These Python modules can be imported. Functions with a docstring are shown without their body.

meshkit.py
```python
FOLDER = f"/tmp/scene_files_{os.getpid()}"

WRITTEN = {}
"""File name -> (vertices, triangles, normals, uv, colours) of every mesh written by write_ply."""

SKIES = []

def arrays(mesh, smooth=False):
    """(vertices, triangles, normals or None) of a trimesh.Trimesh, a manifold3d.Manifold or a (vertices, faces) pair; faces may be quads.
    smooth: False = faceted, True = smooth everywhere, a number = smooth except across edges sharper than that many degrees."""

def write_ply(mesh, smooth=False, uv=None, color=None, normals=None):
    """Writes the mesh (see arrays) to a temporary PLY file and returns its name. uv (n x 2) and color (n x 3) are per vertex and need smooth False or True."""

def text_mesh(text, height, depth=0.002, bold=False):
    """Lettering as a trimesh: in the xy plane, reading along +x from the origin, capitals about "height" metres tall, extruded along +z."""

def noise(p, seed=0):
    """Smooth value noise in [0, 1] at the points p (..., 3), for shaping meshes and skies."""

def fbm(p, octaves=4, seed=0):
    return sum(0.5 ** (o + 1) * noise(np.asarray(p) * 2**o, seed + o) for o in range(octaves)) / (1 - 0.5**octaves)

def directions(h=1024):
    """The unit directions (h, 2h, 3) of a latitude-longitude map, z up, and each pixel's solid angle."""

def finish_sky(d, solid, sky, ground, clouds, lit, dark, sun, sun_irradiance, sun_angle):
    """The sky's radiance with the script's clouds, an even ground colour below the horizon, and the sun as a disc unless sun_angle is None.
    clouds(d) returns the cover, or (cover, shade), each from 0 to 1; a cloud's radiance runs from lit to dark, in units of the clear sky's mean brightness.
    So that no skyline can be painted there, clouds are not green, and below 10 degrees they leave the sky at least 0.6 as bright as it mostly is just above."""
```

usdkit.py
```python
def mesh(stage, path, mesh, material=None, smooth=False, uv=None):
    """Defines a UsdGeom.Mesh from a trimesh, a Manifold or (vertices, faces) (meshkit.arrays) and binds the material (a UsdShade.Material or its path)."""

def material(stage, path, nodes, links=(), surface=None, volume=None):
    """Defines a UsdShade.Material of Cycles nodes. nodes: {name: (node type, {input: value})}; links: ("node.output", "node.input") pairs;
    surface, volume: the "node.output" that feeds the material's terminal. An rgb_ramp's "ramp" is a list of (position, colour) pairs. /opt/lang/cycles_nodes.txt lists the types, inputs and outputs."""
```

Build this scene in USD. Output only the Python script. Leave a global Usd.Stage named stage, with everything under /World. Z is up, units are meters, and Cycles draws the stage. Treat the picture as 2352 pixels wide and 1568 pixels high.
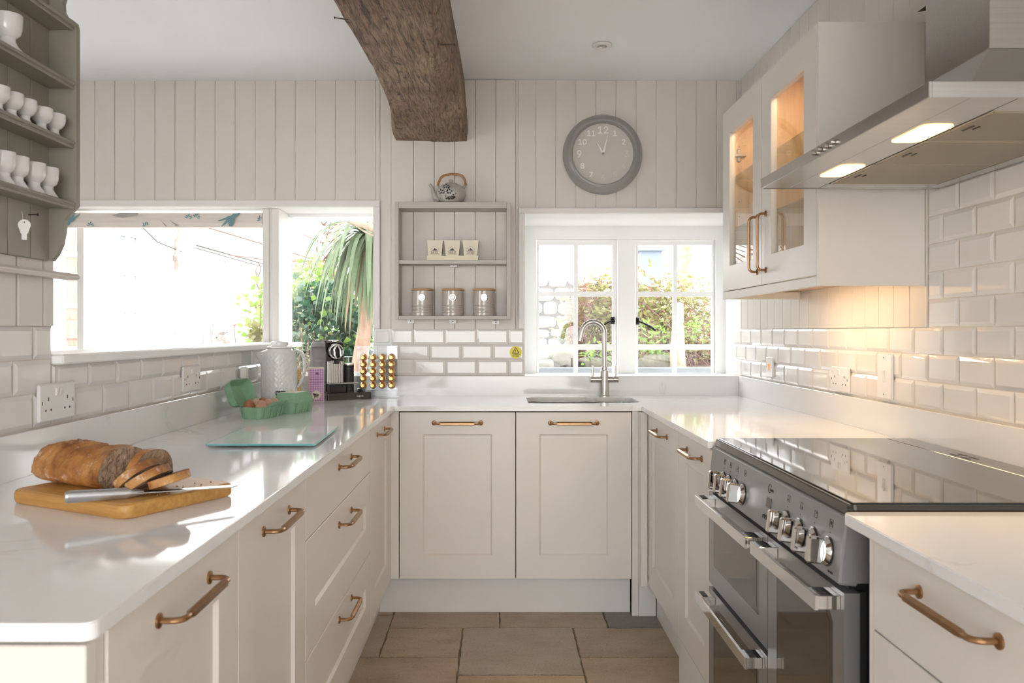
import math, random
import numpy as np, trimesh, usdkit, meshkit
from shapely.geometry import Polygon, Point, box as sbox
from shapely import affinity
from shapely.ops import unary_union
from pxr import Usd, UsdGeom, UsdLux, UsdShade, Gf, Sdf

random.seed(7)
rng = np.random.default_rng(7)
PI = math.pi
stage = Usd.Stage.CreateInMemory()
UsdGeom.SetStageUpAxis(stage, 'Z')
UsdGeom.SetStageMetersPerUnit(stage, 1.0)
UsdGeom.Xform.Define(stage, '/World')

# ---------------------------------------------------------------- camera, sky, sun, exposure
EYE = 1.22                     # lens height; the lens looks along +y, x is right
FPX = 1928.0                   # focal length in pixels of the 2352 px wide picture
VX, VY = 1146.0, 761.0         # where the view axis meets the picture
cam = UsdGeom.Camera.Define(stage, '/World/camera')
cam.CreateHorizontalApertureAttr(36.0)
cam.CreateVerticalApertureAttr(24.0)
cam.CreateFocalLengthAttr(FPX / 2352 * 36)
cam.CreateHorizontalApertureOffsetAttr((1176 - VX) / 2352 * 36)
cam.CreateVerticalApertureOffsetAttr(-(784 - VY) / 2352 * 36)
cam.CreateClippingRangeAttr((0.05, 200.0))
cam.CreateFStopAttr(9.0)
cam.CreateFocusDistanceAttr(3.4)
cam.CreateExposureAttr(3.1)
cam.AddTranslateOp().Set((0, 0, EYE))
cam.AddRotateXOp().Set(90)

SKY = UsdLux.DomeLight.Define(stage, '/World/sky')
sky_m = usdkit.material(stage, '/World/Looks/sky', {
    's': ('sky_texture', {'sky_type': 'multiple_scattering', 'sun_disc': False, 'sun_elevation': 0.72, 'sun_rotation': 1.9}),
    'g': ('texture_coordinate', {}),
    'n': ('noise_texture', {'scale': 2.2, 'detail': 5.0, 'roughness': 0.55}),
    'r': ('rgb_ramp', {'ramp': [(0.25, (0.6, 0.6, 0.6)), (0.6, (1, 1, 1))]}),
    'k': ('mix', {'mix_type': 'multiply', 'fac': 1.0, 'color2': (0.062, 0.062, 0.062)}),
    'm': ('mix', {'mix_type': 'mix', 'color2': (1.0, 0.985, 0.96)}),
    'b': ('background_shader', {'strength': 1.0})},
    [('s.color', 'k.color1'), ('g.generated', 'n.vector'), ('n.fac', 'r.fac'), ('r.color', 'm.fac'), ('k.color', 'm.color1'), ('m.color', 'b.color')], surface='b.background')
UsdShade.MaterialBindingAPI.Apply(SKY.GetPrim()).Bind(sky_m)

SUN_TO = np.array([0.60, -0.45, 0.62])
SUN = UsdLux.DistantLight.Define(stage, '/World/sun')
SUN.CreateIntensityAttr(9.0)
SUN.CreateAngleAttr(0.6)
SUN.CreateColorAttr(Gf.Vec3f(1.0, 0.965, 0.92))
_d = SUN_TO / np.linalg.norm(SUN_TO)
SUN.AddRotateZOp().Set(math.degrees(math.atan2(_d[0], -_d[1])))
SUN.AddRotateXOp().Set(math.degrees(math.acos(_d[2])))

# ---------------------------------------------------------------- materials
L = '/World/Looks/'
M = {}
def pmat(name, base, rough=0.5, base2=None, scale=6.0, metallic=0.0, bump=0.0, bscale=40.0, stretch=None, spec=0.5, coat=0.0, trans=0.0, ior=1.5, detail=4.0, lo=0.35, hi=0.65, emit=None, rough2=None):
    """Principled material; base2 mixes in by noise, bump adds fine relief."""
    nodes = {'p': ('principled_bsdf', {'base_color': base, 'roughness': rough, 'metallic': metallic, 'specular_ior_level': spec, 'coat_weight': coat, 'transmission_weight': trans, 'ior': ior})}
    links = []
    if base2 is not None or bump or rough2 is not None:
        nodes['c'] = ('texture_coordinate', {})
        nodes['mp'] = ('mapping', {'scale': stretch or (1, 1, 1)})
        links += [('c.object', 'mp.vector')]
    if base2 is not None or rough2 is not None:
        nodes['n'] = ('noise_texture', {'scale': scale, 'detail': detail, 'roughness': 0.6})
        links += [('mp.vector', 'n.vector')]
    if base2 is not None:
        nodes['r'] = ('rgb_ramp', {'ramp': [(lo, base), (hi, base2)]})
        links += [('n.fac', 'r.fac'), ('r.color', 'p.base_color')]
    if rough2 is not None:
        nodes['rr'] = ('map_range', {'from_min': 0.3, 'from_max': 0.7, 'to_min': rough, 'to_max': rough2})
        links += [('n.fac', 'rr.value'), ('rr.result', 'p.roughness')]
    if bump:
        nodes['bn'] = ('noise_texture', {'scale': bscale, 'detail': 3.0})
        nodes['b'] = ('bump', {'strength': bump, 'distance': 0.01})
        links += [('mp.vector', 'bn.vector'), ('bn.fac', 'b.height'), ('b.normal', 'p.normal')]
    if emit is not None:
        nodes['p'][1]['emission_color'] = emit[:3]
        nodes['p'][1]['emission_strength'] = emit[3]
    M[name] = usdkit.material(stage, L + name, nodes, links, surface='p.BSDF')
    return M[name]

pmat('panel_paint', (0.69, 0.64, 0.585), 0.42, (0.71, 0.665, 0.61), scale=2.0, bump=0.05, bscale=60)
pmat('white_paint', (0.90, 0.90, 0.89), 0.40, bump=0.04, bscale=50)
pmat('frame_paint', (0.80, 0.775, 0.74), 0.38)
pmat('ceiling_paint', (0.92, 0.935, 0.96), 0.85, bump=0.06, bscale=14)
pmat('plaster', (0.72, 0.69, 0.64), 0.8)
pmat('cabinet_paint', (0.735, 0.69, 0.635), 0.33, (0.745, 0.70, 0.65), scale=1.2, bump=0.015, bscale=120)
pmat('plinth_paint', (0.70, 0.675, 0.65), 0.4)
pmat('gap_dark', (0.10, 0.085, 0.07), 0.7)
pmat('tile_glaze', (0.765, 0.735, 0.71), 0.07, (0.785, 0.76, 0.735), scale=3.0, bump=0.045, bscale=22, spec=0.55)
pmat('tile_glaze_light', (0.79, 0.765, 0.74), 0.06, bump=0.05, bscale=18, spec=0.55)
pmat('tile_glaze_cool', (0.755, 0.735, 0.72), 0.08, bump=0.05, bscale=26, spec=0.55)
pmat('grout', (0.68, 0.64, 0.58), 0.75, (0.60, 0.54, 0.47), scale=9)
pmat('floor_joint', (0.17, 0.125, 0.085), 0.9)
pmat('bronze', (0.36, 0.20, 0.10), 0.33, (0.42, 0.25, 0.13), scale=30, metallic=1.0)
pmat('steel', (0.52, 0.515, 0.505), 0.22, metallic=1.0, base2=(0.57, 0.565, 0.555), scale=3, stretch=(1, 60, 60))
pmat('nickel', (0.56, 0.53, 0.49), 0.28, metallic=1.0)
pmat('chrome', (0.78, 0.77, 0.76), 0.07, metallic=1.0)
pmat('cooker_grey', (0.30, 0.30, 0.305), 0.42, metallic=0.55)
pmat('door_grey', (0.33, 0.33, 0.34), 0.28, metallic=0.75)
pmat('cooker_black', (0.012, 0.012, 0.012), 0.35)
pmat('black_trim', (0.035, 0.030, 0.026), 0.16, coat=0.3)
pmat('hob_glass', (0.010, 0.010, 0.011), 0.035, spec=0.9, ior=1.9)
pmat('oven_glass', (0.035, 0.026, 0.020), 0.05, spec=0.8, ior=1.7)
pmat('black_gloss', (0.012, 0.012, 0.014), 0.12, coat=0.4)
pmat('black_rubber', (0.018, 0.018, 0.02), 0.5)
pmat('white_plastic', (0.80, 0.79, 0.775), 0.22, coat=0.2)
pmat('hole_dark', (0.05, 0.047, 0.045), 0.6)
pmat('neon_orange', (0.85, 0.22, 0.05), 0.3, emit=(1.0, 0.25, 0.05, 0.1))
pmat('rack_paint', (0.285, 0.265, 0.215), 0.45, (0.305, 0.285, 0.235), scale=4, bump=0.05, bscale=70)
pmat('wall_shelf_paint', (0.50, 0.465, 0.42), 0.45, bump=0.03, bscale=60)
pmat('china_white', (0.76, 0.74, 0.735), 0.10, coat=0.3)
pmat('oak', (0.70, 0.47, 0.26), 0.45, (0.58, 0.36, 0.18), scale=5, stretch=(9, 9, 0.7))
pmat('bamboo', (0.55, 0.33, 0.15), 0.45, (0.46, 0.26, 0.11), scale=14, stretch=(1, 6, 1))
pmat('canister_enamel', (0.46, 0.41, 0.365), 0.16, coat=0.4)
pmat('label_silver', (0.66, 0.64, 0.62), 0.25, metallic=0.7)
pmat('pot_cream', (0.70, 0.62, 0.46), 0.35)
pmat('print_black', (0.03, 0.026, 0.022), 0.5)
pmat('print_white', (0.86, 0.86, 0.84), 0.5)
pmat('print_faint', (0.66, 0.63, 0.60), 0.5)
pmat('clock_rim', (0.30, 0.29, 0.285), 0.28, coat=0.25)
pmat('clock_face', (0.60, 0.56, 0.51), 0.5)
pmat('stoneware', (0.46, 0.45, 0.41), 0.25, (0.38, 0.36, 0.32), scale=40, coat=0.3)
pmat('navy_glaze', (0.02, 0.018, 0.06), 0.2)
pmat('brown_glaze', (0.035, 0.022, 0.012), 0.25)
pmat('rattan', (0.50, 0.25, 0.08), 0.4, (0.22, 0.09, 0.03), scale=60)
pmat('egg_card', (0.245, 0.43, 0.275), 0.85, (0.29, 0.49, 0.32), scale=30, bump=0.25, bscale=160)
pmat('egg_dark', (0.42, 0.16, 0.075), 0.5, (0.36, 0.13, 0.06), scale=60)
pmat('egg_pale', (0.60, 0.34, 0.23), 0.5, (0.55, 0.30, 0.20), scale=80)
pmat('egg_speckled', (0.60, 0.40, 0.27), 0.5, (0.40, 0.24, 0.15), scale=240, lo=0.5, hi=0.72)
pmat('kettle_white', (0.78, 0.79, 0.775), 0.22, coat=0.3)
pmat('badge_dark', (0.045, 0.05, 0.06), 0.3)
pmat('gold_foil', (0.83, 0.52, 0.20), 0.22, (0.72, 0.42, 0.15), scale=40, metallic=1.0)
pmat('capsule_rim', (0.30, 0.14, 0.05), 0.3, metallic=0.9)
pmat('board_wood', (0.60, 0.33, 0.095), 0.42, (0.48, 0.235, 0.06), scale=7, stretch=(1, 14, 14))
pmat('board_end', (0.48, 0.27, 0.12), 0.55, (0.36, 0.20, 0.09), scale=24)
M['crust'] = usdkit.material(stage, L + 'crust', {
    'c': ('texture_coordinate', {}),
    'n': ('noise_texture', {'scale': 22.0, 'detail': 6.0, 'roughness': 0.62}), 'r': ('rgb_ramp', {'ramp': [(0.34, (0.20, 0.066, 0.018)), (0.5, (0.40, 0.165, 0.042)), (0.66, (0.56, 0.28, 0.085))]}),
    'n2': ('noise_texture', {'scale': 75.0, 'detail': 5.0, 'roughness': 0.7}), 'r2': ('rgb_ramp', {'ramp': [(0.53, (0, 0, 0)), (0.66, (0.75, 0.75, 0.75))]}),
    'n3': ('noise_texture', {'scale': 13.0, 'detail': 2.0}), 'r3': ('rgb_ramp', {'ramp': [(0.46, (0, 0, 0)), (0.58, (1, 1, 1))]}),
    'f': ('mix', {'mix_type': 'multiply', 'fac': 1.0}),
    'm': ('mix', {'mix_type': 'mix', 'color2': (0.72, 0.60, 0.48)}),
    'b': ('bump', {'strength': 0.5, 'distance': 0.006}),
    'p': ('principled_bsdf', {'roughness': 0.5})},
    [('c.object', 'n.vector'), ('c.object', 'n2.vector'), ('c.object', 'n3.vector'), ('n.fac', 'r.fac'), ('n2.fac', 'r2.fac'), ('n3.fac', 'r3.fac'), ('r2.color', 'f.color1'), ('r3.color', 'f.color2'), ('f.color', 'm.fac'), ('r.color', 'm.color1'), ('m.color', 'p.base_color'),
     ('n2.fac', 'b.height'), ('b.normal', 'p.normal')], surface='p.BSDF')
pmat('crust_light', (0.58, 0.30, 0.085), 0.65, (0.42, 0.17, 0.045), scale=26, bump=0.4, bscale=110)
pmat('flour', (0.72, 0.62, 0.50), 0.9)
pmat('crumb', (0.40, 0.27, 0.17), 0.9, (0.25, 0.16, 0.10), scale=70, bump=0.8, bscale=120)
pmat('blade_steel', (0.42, 0.41, 0.40), 0.22, metallic=1.0)
pmat('knife_handle', (0.50, 0.50, 0.51), 0.30, metallic=0.9)
pmat('cream_card', (0.74, 0.66, 0.52), 0.6)
pmat('pink_card', (0.58, 0.29, 0.50), 0.5)
pmat('yellow_card', (0.80, 0.55, 0.10), 0.5)
pmat('plum_print', (0.20, 0.06, 0.17), 0.5)
pmat('caution_yellow', (0.80, 0.66, 0.02), 0.4)
pmat('blind_cloth', (0.76, 0.69, 0.63), 0.9, bump=0.1, bscale=300)
pmat('print_teal', (0.16, 0.29, 0.31), 0.8)
pmat('print_taupe', (0.42, 0.385, 0.35), 0.8)
pmat('filter_mesh', (0.50, 0.45, 0.36), 0.4, metallic=0.75)
pmat('lamp_warm', (0.9, 0.8, 0.6), 0.4, emit=(1.0, 0.62, 0.26, 2.2))
pmat('lamp_lens', (0.75, 0.60, 0.34), 0.25, emit=(1.0, 0.55, 0.18, 0.5))
pmat('led_warm', (0.9, 0.8, 0.6), 0.4, emit=(1.0, 0.74, 0.46, 3.2))
pmat('under_lamp', (0.9, 0.8, 0.6), 0.4, emit=(1.0, 0.70, 0.38, 3.0))
pmat('iron_black', (0.03, 0.03, 0.032), 0.45, metallic=0.6)
pmat('nail_iron', (0.05, 0.04, 0.035), 0.55, metallic=0.6)
# outside
pmat('render_white', (0.80, 0.775, 0.74), 0.85, (0.70, 0.66, 0.60), scale=2.5)
pmat('brick_white', (0.80, 0.76, 0.72), 0.85, (0.68, 0.58, 0.51), scale=1.6)
pmat('glass_far', (0.22, 0.25, 0.26), 0.1)
pmat('pipe_rust', (0.26, 0.18, 0.15), 0.6, (0.12, 0.10, 0.09), scale=9)
pmat('eaves_wood', (0.30, 0.23, 0.18), 0.8, (0.18, 0.14, 0.11), scale=12)
pmat('roof_grey', (0.32, 0.30, 0.28), 0.8)
pmat('gate_red', (0.34, 0.17, 0.13), 0.75, (0.44, 0.26, 0.20), scale=8, stretch=(8, 8, 1))
pmat('bark', (0.40, 0.27, 0.20), 0.85, (0.28, 0.17, 0.12), scale=18, bump=0.6, bscale=40, stretch=(1, 1, 0.35))
pmat('bark_pale', (0.34, 0.27, 0.20), 0.85, (0.22, 0.16, 0.11), scale=16, bump=0.5, bscale=40)
pmat('stone_pale', (0.44, 0.41, 0.35), 0.9, (0.32, 0.29, 0.25), scale=7, bump=0.5, bscale=30)
pmat('stone_dark', (0.115, 0.10, 0.078), 0.9, (0.075, 0.082, 0.045), scale=9, bump=0.5, bscale=30)
pmat('mortar', (0.10, 0.09, 0.075), 0.95)
pmat('soil', (0.06, 0.045, 0.035), 0.95, (0.10, 0.075, 0.05), scale=12)
pmat('paving', (0.56, 0.555, 0.55), 0.9, (0.48, 0.475, 0.47), scale=4)
pmat('edging_grey', (0.135, 0.15, 0.165), 0.7, (0.11, 0.125, 0.13), scale=10)
pmat('shed_blue', (0.14, 0.17, 0.22), 0.7)
pmat('wire_black', (0.02, 0.02, 0.02), 0.5)
pmat('bird_grey', (0.33, 0.30, 0.27), 0.8, (0.22, 0.19, 0.17), scale=70)
pmat('petal_pink', (0.75, 0.16, 0.18), 0.6)

def leafmat(name, c, c2, trans=0.35, rough=0.45):
    M[name] = usdkit.material(stage, L + name, {
        'g': ('geometry', {}),
        'r': ('rgb_ramp', {'ramp': [(0.0, c), (1.0, c2)]}),
        'p': ('principled_bsdf', {'roughness': rough}),
        't': ('translucent_bsdf', {}),
        'm': ('mix_closure', {'fac': trans})},
        [('g.random_per_island', 'r.fac'), ('r.color', 'p.base_color'), ('r.color', 't.color'), ('p.BSDF', 'm.closure1'), ('t.BSDF', 'm.closure2')], surface='m.closure')
leafmat('leaf_ivy', (0.025, 0.075, 0.04), (0.1, 0.2, 0.08), 0.25, 0.3)
leafmat('leaf_bright', (0.15, 0.26, 0.045), (0.32, 0.4, 0.09))
leafmat('leaf_hedge', (0.16, 0.16, 0.05), (0.42, 0.4, 0.16))
leafmat('leaf_hedge_red', (0.2, 0.085, 0.06), (0.34, 0.2, 0.13))
leafmat('leaf_rosemary', (0.2, 0.25, 0.13), (0.38, 0.43, 0.24))
leafmat('leaf_frond', (0.12, 0.17, 0.09), (0.36, 0.42, 0.28), 0.2)
leafmat('leaf_dry', (0.26, 0.19, 0.10), (0.16, 0.10, 0.06))
leafmat('twig', (0.13, 0.07, 0.055), (0.27, 0.18, 0.145), 0.0, 0.8)

def panemat(name, tint=(1, 1, 1), rough=0.0):
    M[name] = usdkit.material(stage, L + name, {
        't': ('transparent_bsdf', {'color': tint}), 'g': ('glossy_bsdf', {'color': (1, 1, 1), 'roughness': rough}),
        'f': ('layer_weight', {'blend': 0.5}), 'q': ('math', {'math_type': 'power', 'value2': 5.0}), 'a': ('math', {'math_type': 'multiply_add', 'value2': 0.9, 'value3': 0.035}), 'm': ('mix_closure', {})},
        [('f.facing', 'q.value1'), ('q.value', 'a.value1'), ('a.value', 'm.fac'), ('t.BSDF', 'm.closure1'), ('g.BSDF', 'm.closure2')], surface='m.closure')
panemat('window_glass')
panemat('cabinet_glass', (0.96, 0.97, 0.96))
panemat('acrylic', (0.95, 0.96, 0.97), 0.02)
panemat('shelf_glass', (0.82, 0.88, 0.84), 0.0)
pmat('clear_glass', (0.97, 0.98, 0.97), 0.0, trans=1.0, ior=1.45)
pmat('saver_glass', (0.86, 0.90, 0.90), 0.03, spec=0.9, ior=1.7)
pmat('saver_edge', (0.15, 0.52, 0.55), 0.1, spec=0.6)

# quartz worktop: white with sparse grey veins
M['quartz'] = usdkit.material(stage, L + 'quartz', {
    'c': ('texture_coordinate', {}),
    'n1': ('noise_texture', {'scale': 2.1, 'detail': 6.0, 'roughness': 0.62, 'distortion': 0.9}),
    'a': ('math', {'math_type': 'subtract', 'value2': 0.5}), 'b': ('math', {'math_type': 'absolute'}),
    'r': ('rgb_ramp', {'ramp': [(0.0, (0.9, 0.9, 0.9)), (0.005, (0.5, 0.5, 0.5)), (0.014, (0, 0, 0))]}),
    'n2': ('noise_texture', {'scale': 2.7, 'detail': 2.0}),
    'r2': ('rgb_ramp', {'ramp': [(0.60, (0, 0, 0)), (0.70, (1, 1, 1))]}),
    'x': ('mix', {'mix_type': 'multiply', 'fac': 1.0}),
    'm': ('mix', {'mix_type': 'mix', 'color1': (0.80, 0.795, 0.79), 'color2': (0.62, 0.585, 0.55)}),
    'p': ('principled_bsdf', {'roughness': 0.075, 'specular_ior_level': 0.6})},
    [('c.object', 'n1.vector'), ('c.object', 'n2.vector'), ('n1.fac', 'a.value1'), ('a.value', 'b.value1'), ('b.value', 'r.fac'), ('n2.fac', 'r2.fac'),
     ('r.color', 'x.color1'), ('r2.color', 'x.color2'), ('x.color', 'm.fac'), ('m.color', 'p.base_color')], surface='p.BSDF')

# limestone floor, four tones
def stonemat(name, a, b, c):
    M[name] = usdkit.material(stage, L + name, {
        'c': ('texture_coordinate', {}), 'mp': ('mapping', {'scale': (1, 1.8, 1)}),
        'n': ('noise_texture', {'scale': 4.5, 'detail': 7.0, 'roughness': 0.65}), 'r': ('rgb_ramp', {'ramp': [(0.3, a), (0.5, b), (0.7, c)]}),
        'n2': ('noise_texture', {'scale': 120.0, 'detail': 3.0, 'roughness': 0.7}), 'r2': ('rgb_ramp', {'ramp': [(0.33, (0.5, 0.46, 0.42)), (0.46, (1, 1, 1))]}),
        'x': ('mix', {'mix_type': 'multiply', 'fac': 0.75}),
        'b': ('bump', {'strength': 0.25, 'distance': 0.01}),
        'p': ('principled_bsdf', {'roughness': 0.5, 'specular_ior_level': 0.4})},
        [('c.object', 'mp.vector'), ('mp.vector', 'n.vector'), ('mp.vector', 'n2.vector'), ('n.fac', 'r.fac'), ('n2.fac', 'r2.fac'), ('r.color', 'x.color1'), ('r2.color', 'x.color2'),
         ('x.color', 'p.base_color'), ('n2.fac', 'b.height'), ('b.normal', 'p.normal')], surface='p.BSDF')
stonemat('limestone_tan', (0.35, 0.265, 0.185), (0.43, 0.335, 0.24), (0.48, 0.385, 0.285))
stonemat('limestone_gold', (0.41, 0.295, 0.18), (0.50, 0.375, 0.24), (0.54, 0.42, 0.29))
stonemat('limestone_grey', (0.36, 0.295, 0.225), (0.43, 0.355, 0.275), (0.46, 0.395, 0.315))
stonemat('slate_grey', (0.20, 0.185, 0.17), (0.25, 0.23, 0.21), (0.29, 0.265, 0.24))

# the old oak beam
M['beam_oak'] = usdkit.material(stage, L + 'beam_oak', {
    'c': ('texture_coordinate', {}), 'mp': ('mapping', {'scale': (1.0, 0.11, 1.0)}),
    'd': ('noise_texture', {'scale': 3.2, 'detail': 2.0}),
    'md': ('mix', {'mix_type': 'add', 'fac': 0.16}),
    'w': ('noise_texture', {'scale': 95.0, 'detail': 5.0, 'roughness': 0.65, 'distortion': 0.6}),
    'r': ('rgb_ramp', {'ramp': [(0.34, (0.05, 0.032, 0.022)), (0.46, (0.20, 0.135, 0.09)), (0.60, (0.32, 0.235, 0.165))]}),
    'n': ('noise_texture', {'scale': 2.0, 'detail': 5.0, 'roughness': 0.62}),
    'r2': ('rgb_ramp', {'ramp': [(0.36, (0.50, 0.33, 0.27)), (0.48, (0.92, 0.78, 0.68)), (0.60, (1.25, 1.22, 1.02))]}),
    'x': ('mix', {'mix_type': 'multiply', 'fac': 1.0}),
    'k': ('noise_texture', {'scale': 26.0, 'detail': 3.0}), 'r3': ('rgb_ramp', {'ramp': [(0.29, (0.10, 0.08, 0.07)), (0.36, (1, 1, 1))]}),
    'y': ('mix', {'mix_type': 'multiply', 'fac': 0.85}),
    'b': ('bump', {'strength': 0.7, 'distance': 0.01}),
    'p': ('principled_bsdf', {'roughness': 0.55, 'specular_ior_level': 0.4})},
    [('c.object', 'mp.vector'), ('mp.vector', 'd.vector'), ('mp.vector', 'md.color1'), ('d.color', 'md.color2'), ('md.color', 'w.vector'), ('w.fac', 'r.fac'), ('c.object', 'n.vector'), ('n.fac', 'r2.fac'),
     ('r.color', 'x.color1'), ('r2.color', 'x.color2'), ('c.object', 'k.vector'), ('k.fac', 'r3.fac'), ('x.color', 'y.color1'), ('r3.color', 'y.color2'), ('y.color', 'p.base_color'), ('w.fac', 'b.height'), ('b.normal', 'p.normal')], surface='p.BSDF')

# gingham card for the biscuit box
def gingham(name, dark, light):
    M[name] = usdkit.material(stage, L + name, {
        'c': ('texture_coordinate', {}), 's': ('separate_xyz', {}),
        'ax': ('math', {'math_type': 'multiply', 'value2': 95.0}), 'az': ('math', {'math_type': 'multiply', 'value2': 95.0}),
        'bx': ('math', {'math_type': 'fraction'}), 'bz': ('math', {'math_type': 'fraction'}),
        'cx': ('math', {'math_type': 'greater_than', 'value2': 0.5}), 'cz': ('math', {'math_type': 'greater_than', 'value2': 0.5}),
        'a': ('math', {'math_type': 'add'}), 'h': ('math', {'math_type': 'multiply', 'value2': 0.5}),
        'm': ('mix', {'color1': light, 'color2': dark}), 'p': ('principled_bsdf', {'roughness': 0.45})},
        [('c.object', 's.vector'), ('s.x', 'ax.value1'), ('s.z', 'az.value1'), ('ax.value', 'bx.value1'), ('az.value', 'bz.value1'), ('bx.value', 'cx.value1'), ('bz.value', 'cz.value1'),
         ('cx.value', 'a.value1'), ('cz.value', 'a.value2'), ('a.value', 'h.value1'), ('h.value', 'm.fac'), ('m.color', 'p.base_color')], surface='p.BSDF')
gingham('gingham_pink', (0.42, 0.16, 0.38), (0.70, 0.47, 0.64))
gingham('gingham_yellow', (0.72, 0.44, 0.06), (0.84, 0.68, 0.33))

# ---------------------------------------------------------------- helpers
def at(px, py, y):
    """The point of the place that the picture shows at (px, py) if it stands y metres in front of the lens."""
    return np.array([(px - VX) / FPX * y, y, EYE - (py - VY) / FPX * y])

_used = {}
def numbered(parent, name):
    k = (parent, name)
    n = _used.get(k, 0)
    _used[k] = n + 1
    return name if n == 0 else f'{name}_{n:03d}'

def thing(name, label=None, cat=None, loc=(0, 0, 0), rz=0.0, group=None, kind=None):
    path = '/World/' + numbered('/World', name)
    x = UsdGeom.Xform.Define(stage, path)
    x.AddTranslateOp().Set(Gf.Vec3d(*map(float, loc)))
    if rz:
        x.AddRotateZOp().Set(float(math.degrees(rz)))
    p = x.GetPrim()
    for k, v in (('label', label), ('category', cat), ('group', group), ('kind', kind)):
        if v:
            p.SetCustomDataByKey(k, v)
    c, s = math.cos(rz), math.sin(rz)
    ORIG[path] = (np.array(loc, float), np.array([[c, -s, 0], [s, c, 0], [0, 0, 1.0]]))
    return path

ORIG = {}
def part(parent, name, mesh, mat, label=None, kind=None, smooth=False, world=False):
    """One mesh prim under a thing, a part or the setting. world: the mesh is given in world coordinates."""
    path = parent + '/' + numbered(parent, name)
    top = '/'.join(parent.split('/')[:3])
    if isinstance(mesh, (list, tuple)) and not isinstance(mesh[0], np.ndarray):
        mesh = cat(*mesh)
    if world:
        o, R = ORIG[top]
        mesh = mesh.copy()
        mesh.vertices = (np.asarray(mesh.vertices) - o) @ R
    m = usdkit.mesh(stage, path, mesh, M[mat], smooth=smooth)
    m.CreateDoubleSidedAttr(True)
    if label:
        m.GetPrim().SetCustomDataByKey('label', label)
    if kind:
        m.GetPrim().SetCustomDataByKey('kind', kind)
    return path

def solo(name, mesh, mat, label, cat_, group=None, kind=None, smooth=False):
    """A thing that is one mesh, given in world coordinates."""
    path = '/World/' + numbered('/World', name)
    m = usdkit.mesh(stage, path, mesh, M[mat], smooth=smooth)
    m.CreateDoubleSidedAttr(True)
    for k, v in (('label', label), ('category', cat_), ('group', group), ('kind', kind)):
        if v:
            m.GetPrim().SetCustomDataByKey(k, v)
    return path

def dup(src, loc, rz=0.0, label=None, group=None):
    """A copy of a thing with all its parts, under the next number."""
    was = stage.GetPrimAtPath(src).GetCustomData()
    base = src.split('/')[-1].rstrip('0123456789').rstrip('_') if src[-3:].isdigit() else src.split('/')[-1]
    path = '/World/' + numbered('/World', base)
    x = UsdGeom.Xform.Define(stage, path)
    p = x.GetPrim()
    p.GetReferences().AddInternalReference(src)
    p.SetInstanceable(True)
    x.ClearXformOpOrder()
    ops = [x.AddTranslateOp()]
    ops[0].Set(Gf.Vec3d(*map(float, loc)))
    if rz or True:
        x.AddRotateZOp().Set(float(math.degrees(rz)))
    p.SetCustomDataByKey('label', label or was['label'])
    p.SetCustomDataByKey('category', was['category'])
    g = group or was.get('group')
    if g:
        p.SetCustomDataByKey('group', g)
    return path

def cat(*ms):
    return trimesh.util.concatenate([m for m in ms if m is not None])

def move(m, *d):
    m = m.copy(); m.apply_translation(d if len(d) == 3 else d[0]); return m

def rot(m, ang, axis, about=(0, 0, 0)):
    m = m.copy(); m.apply_transform(trimesh.transformations.rotation_matrix(ang, axis, about)); return m

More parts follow.
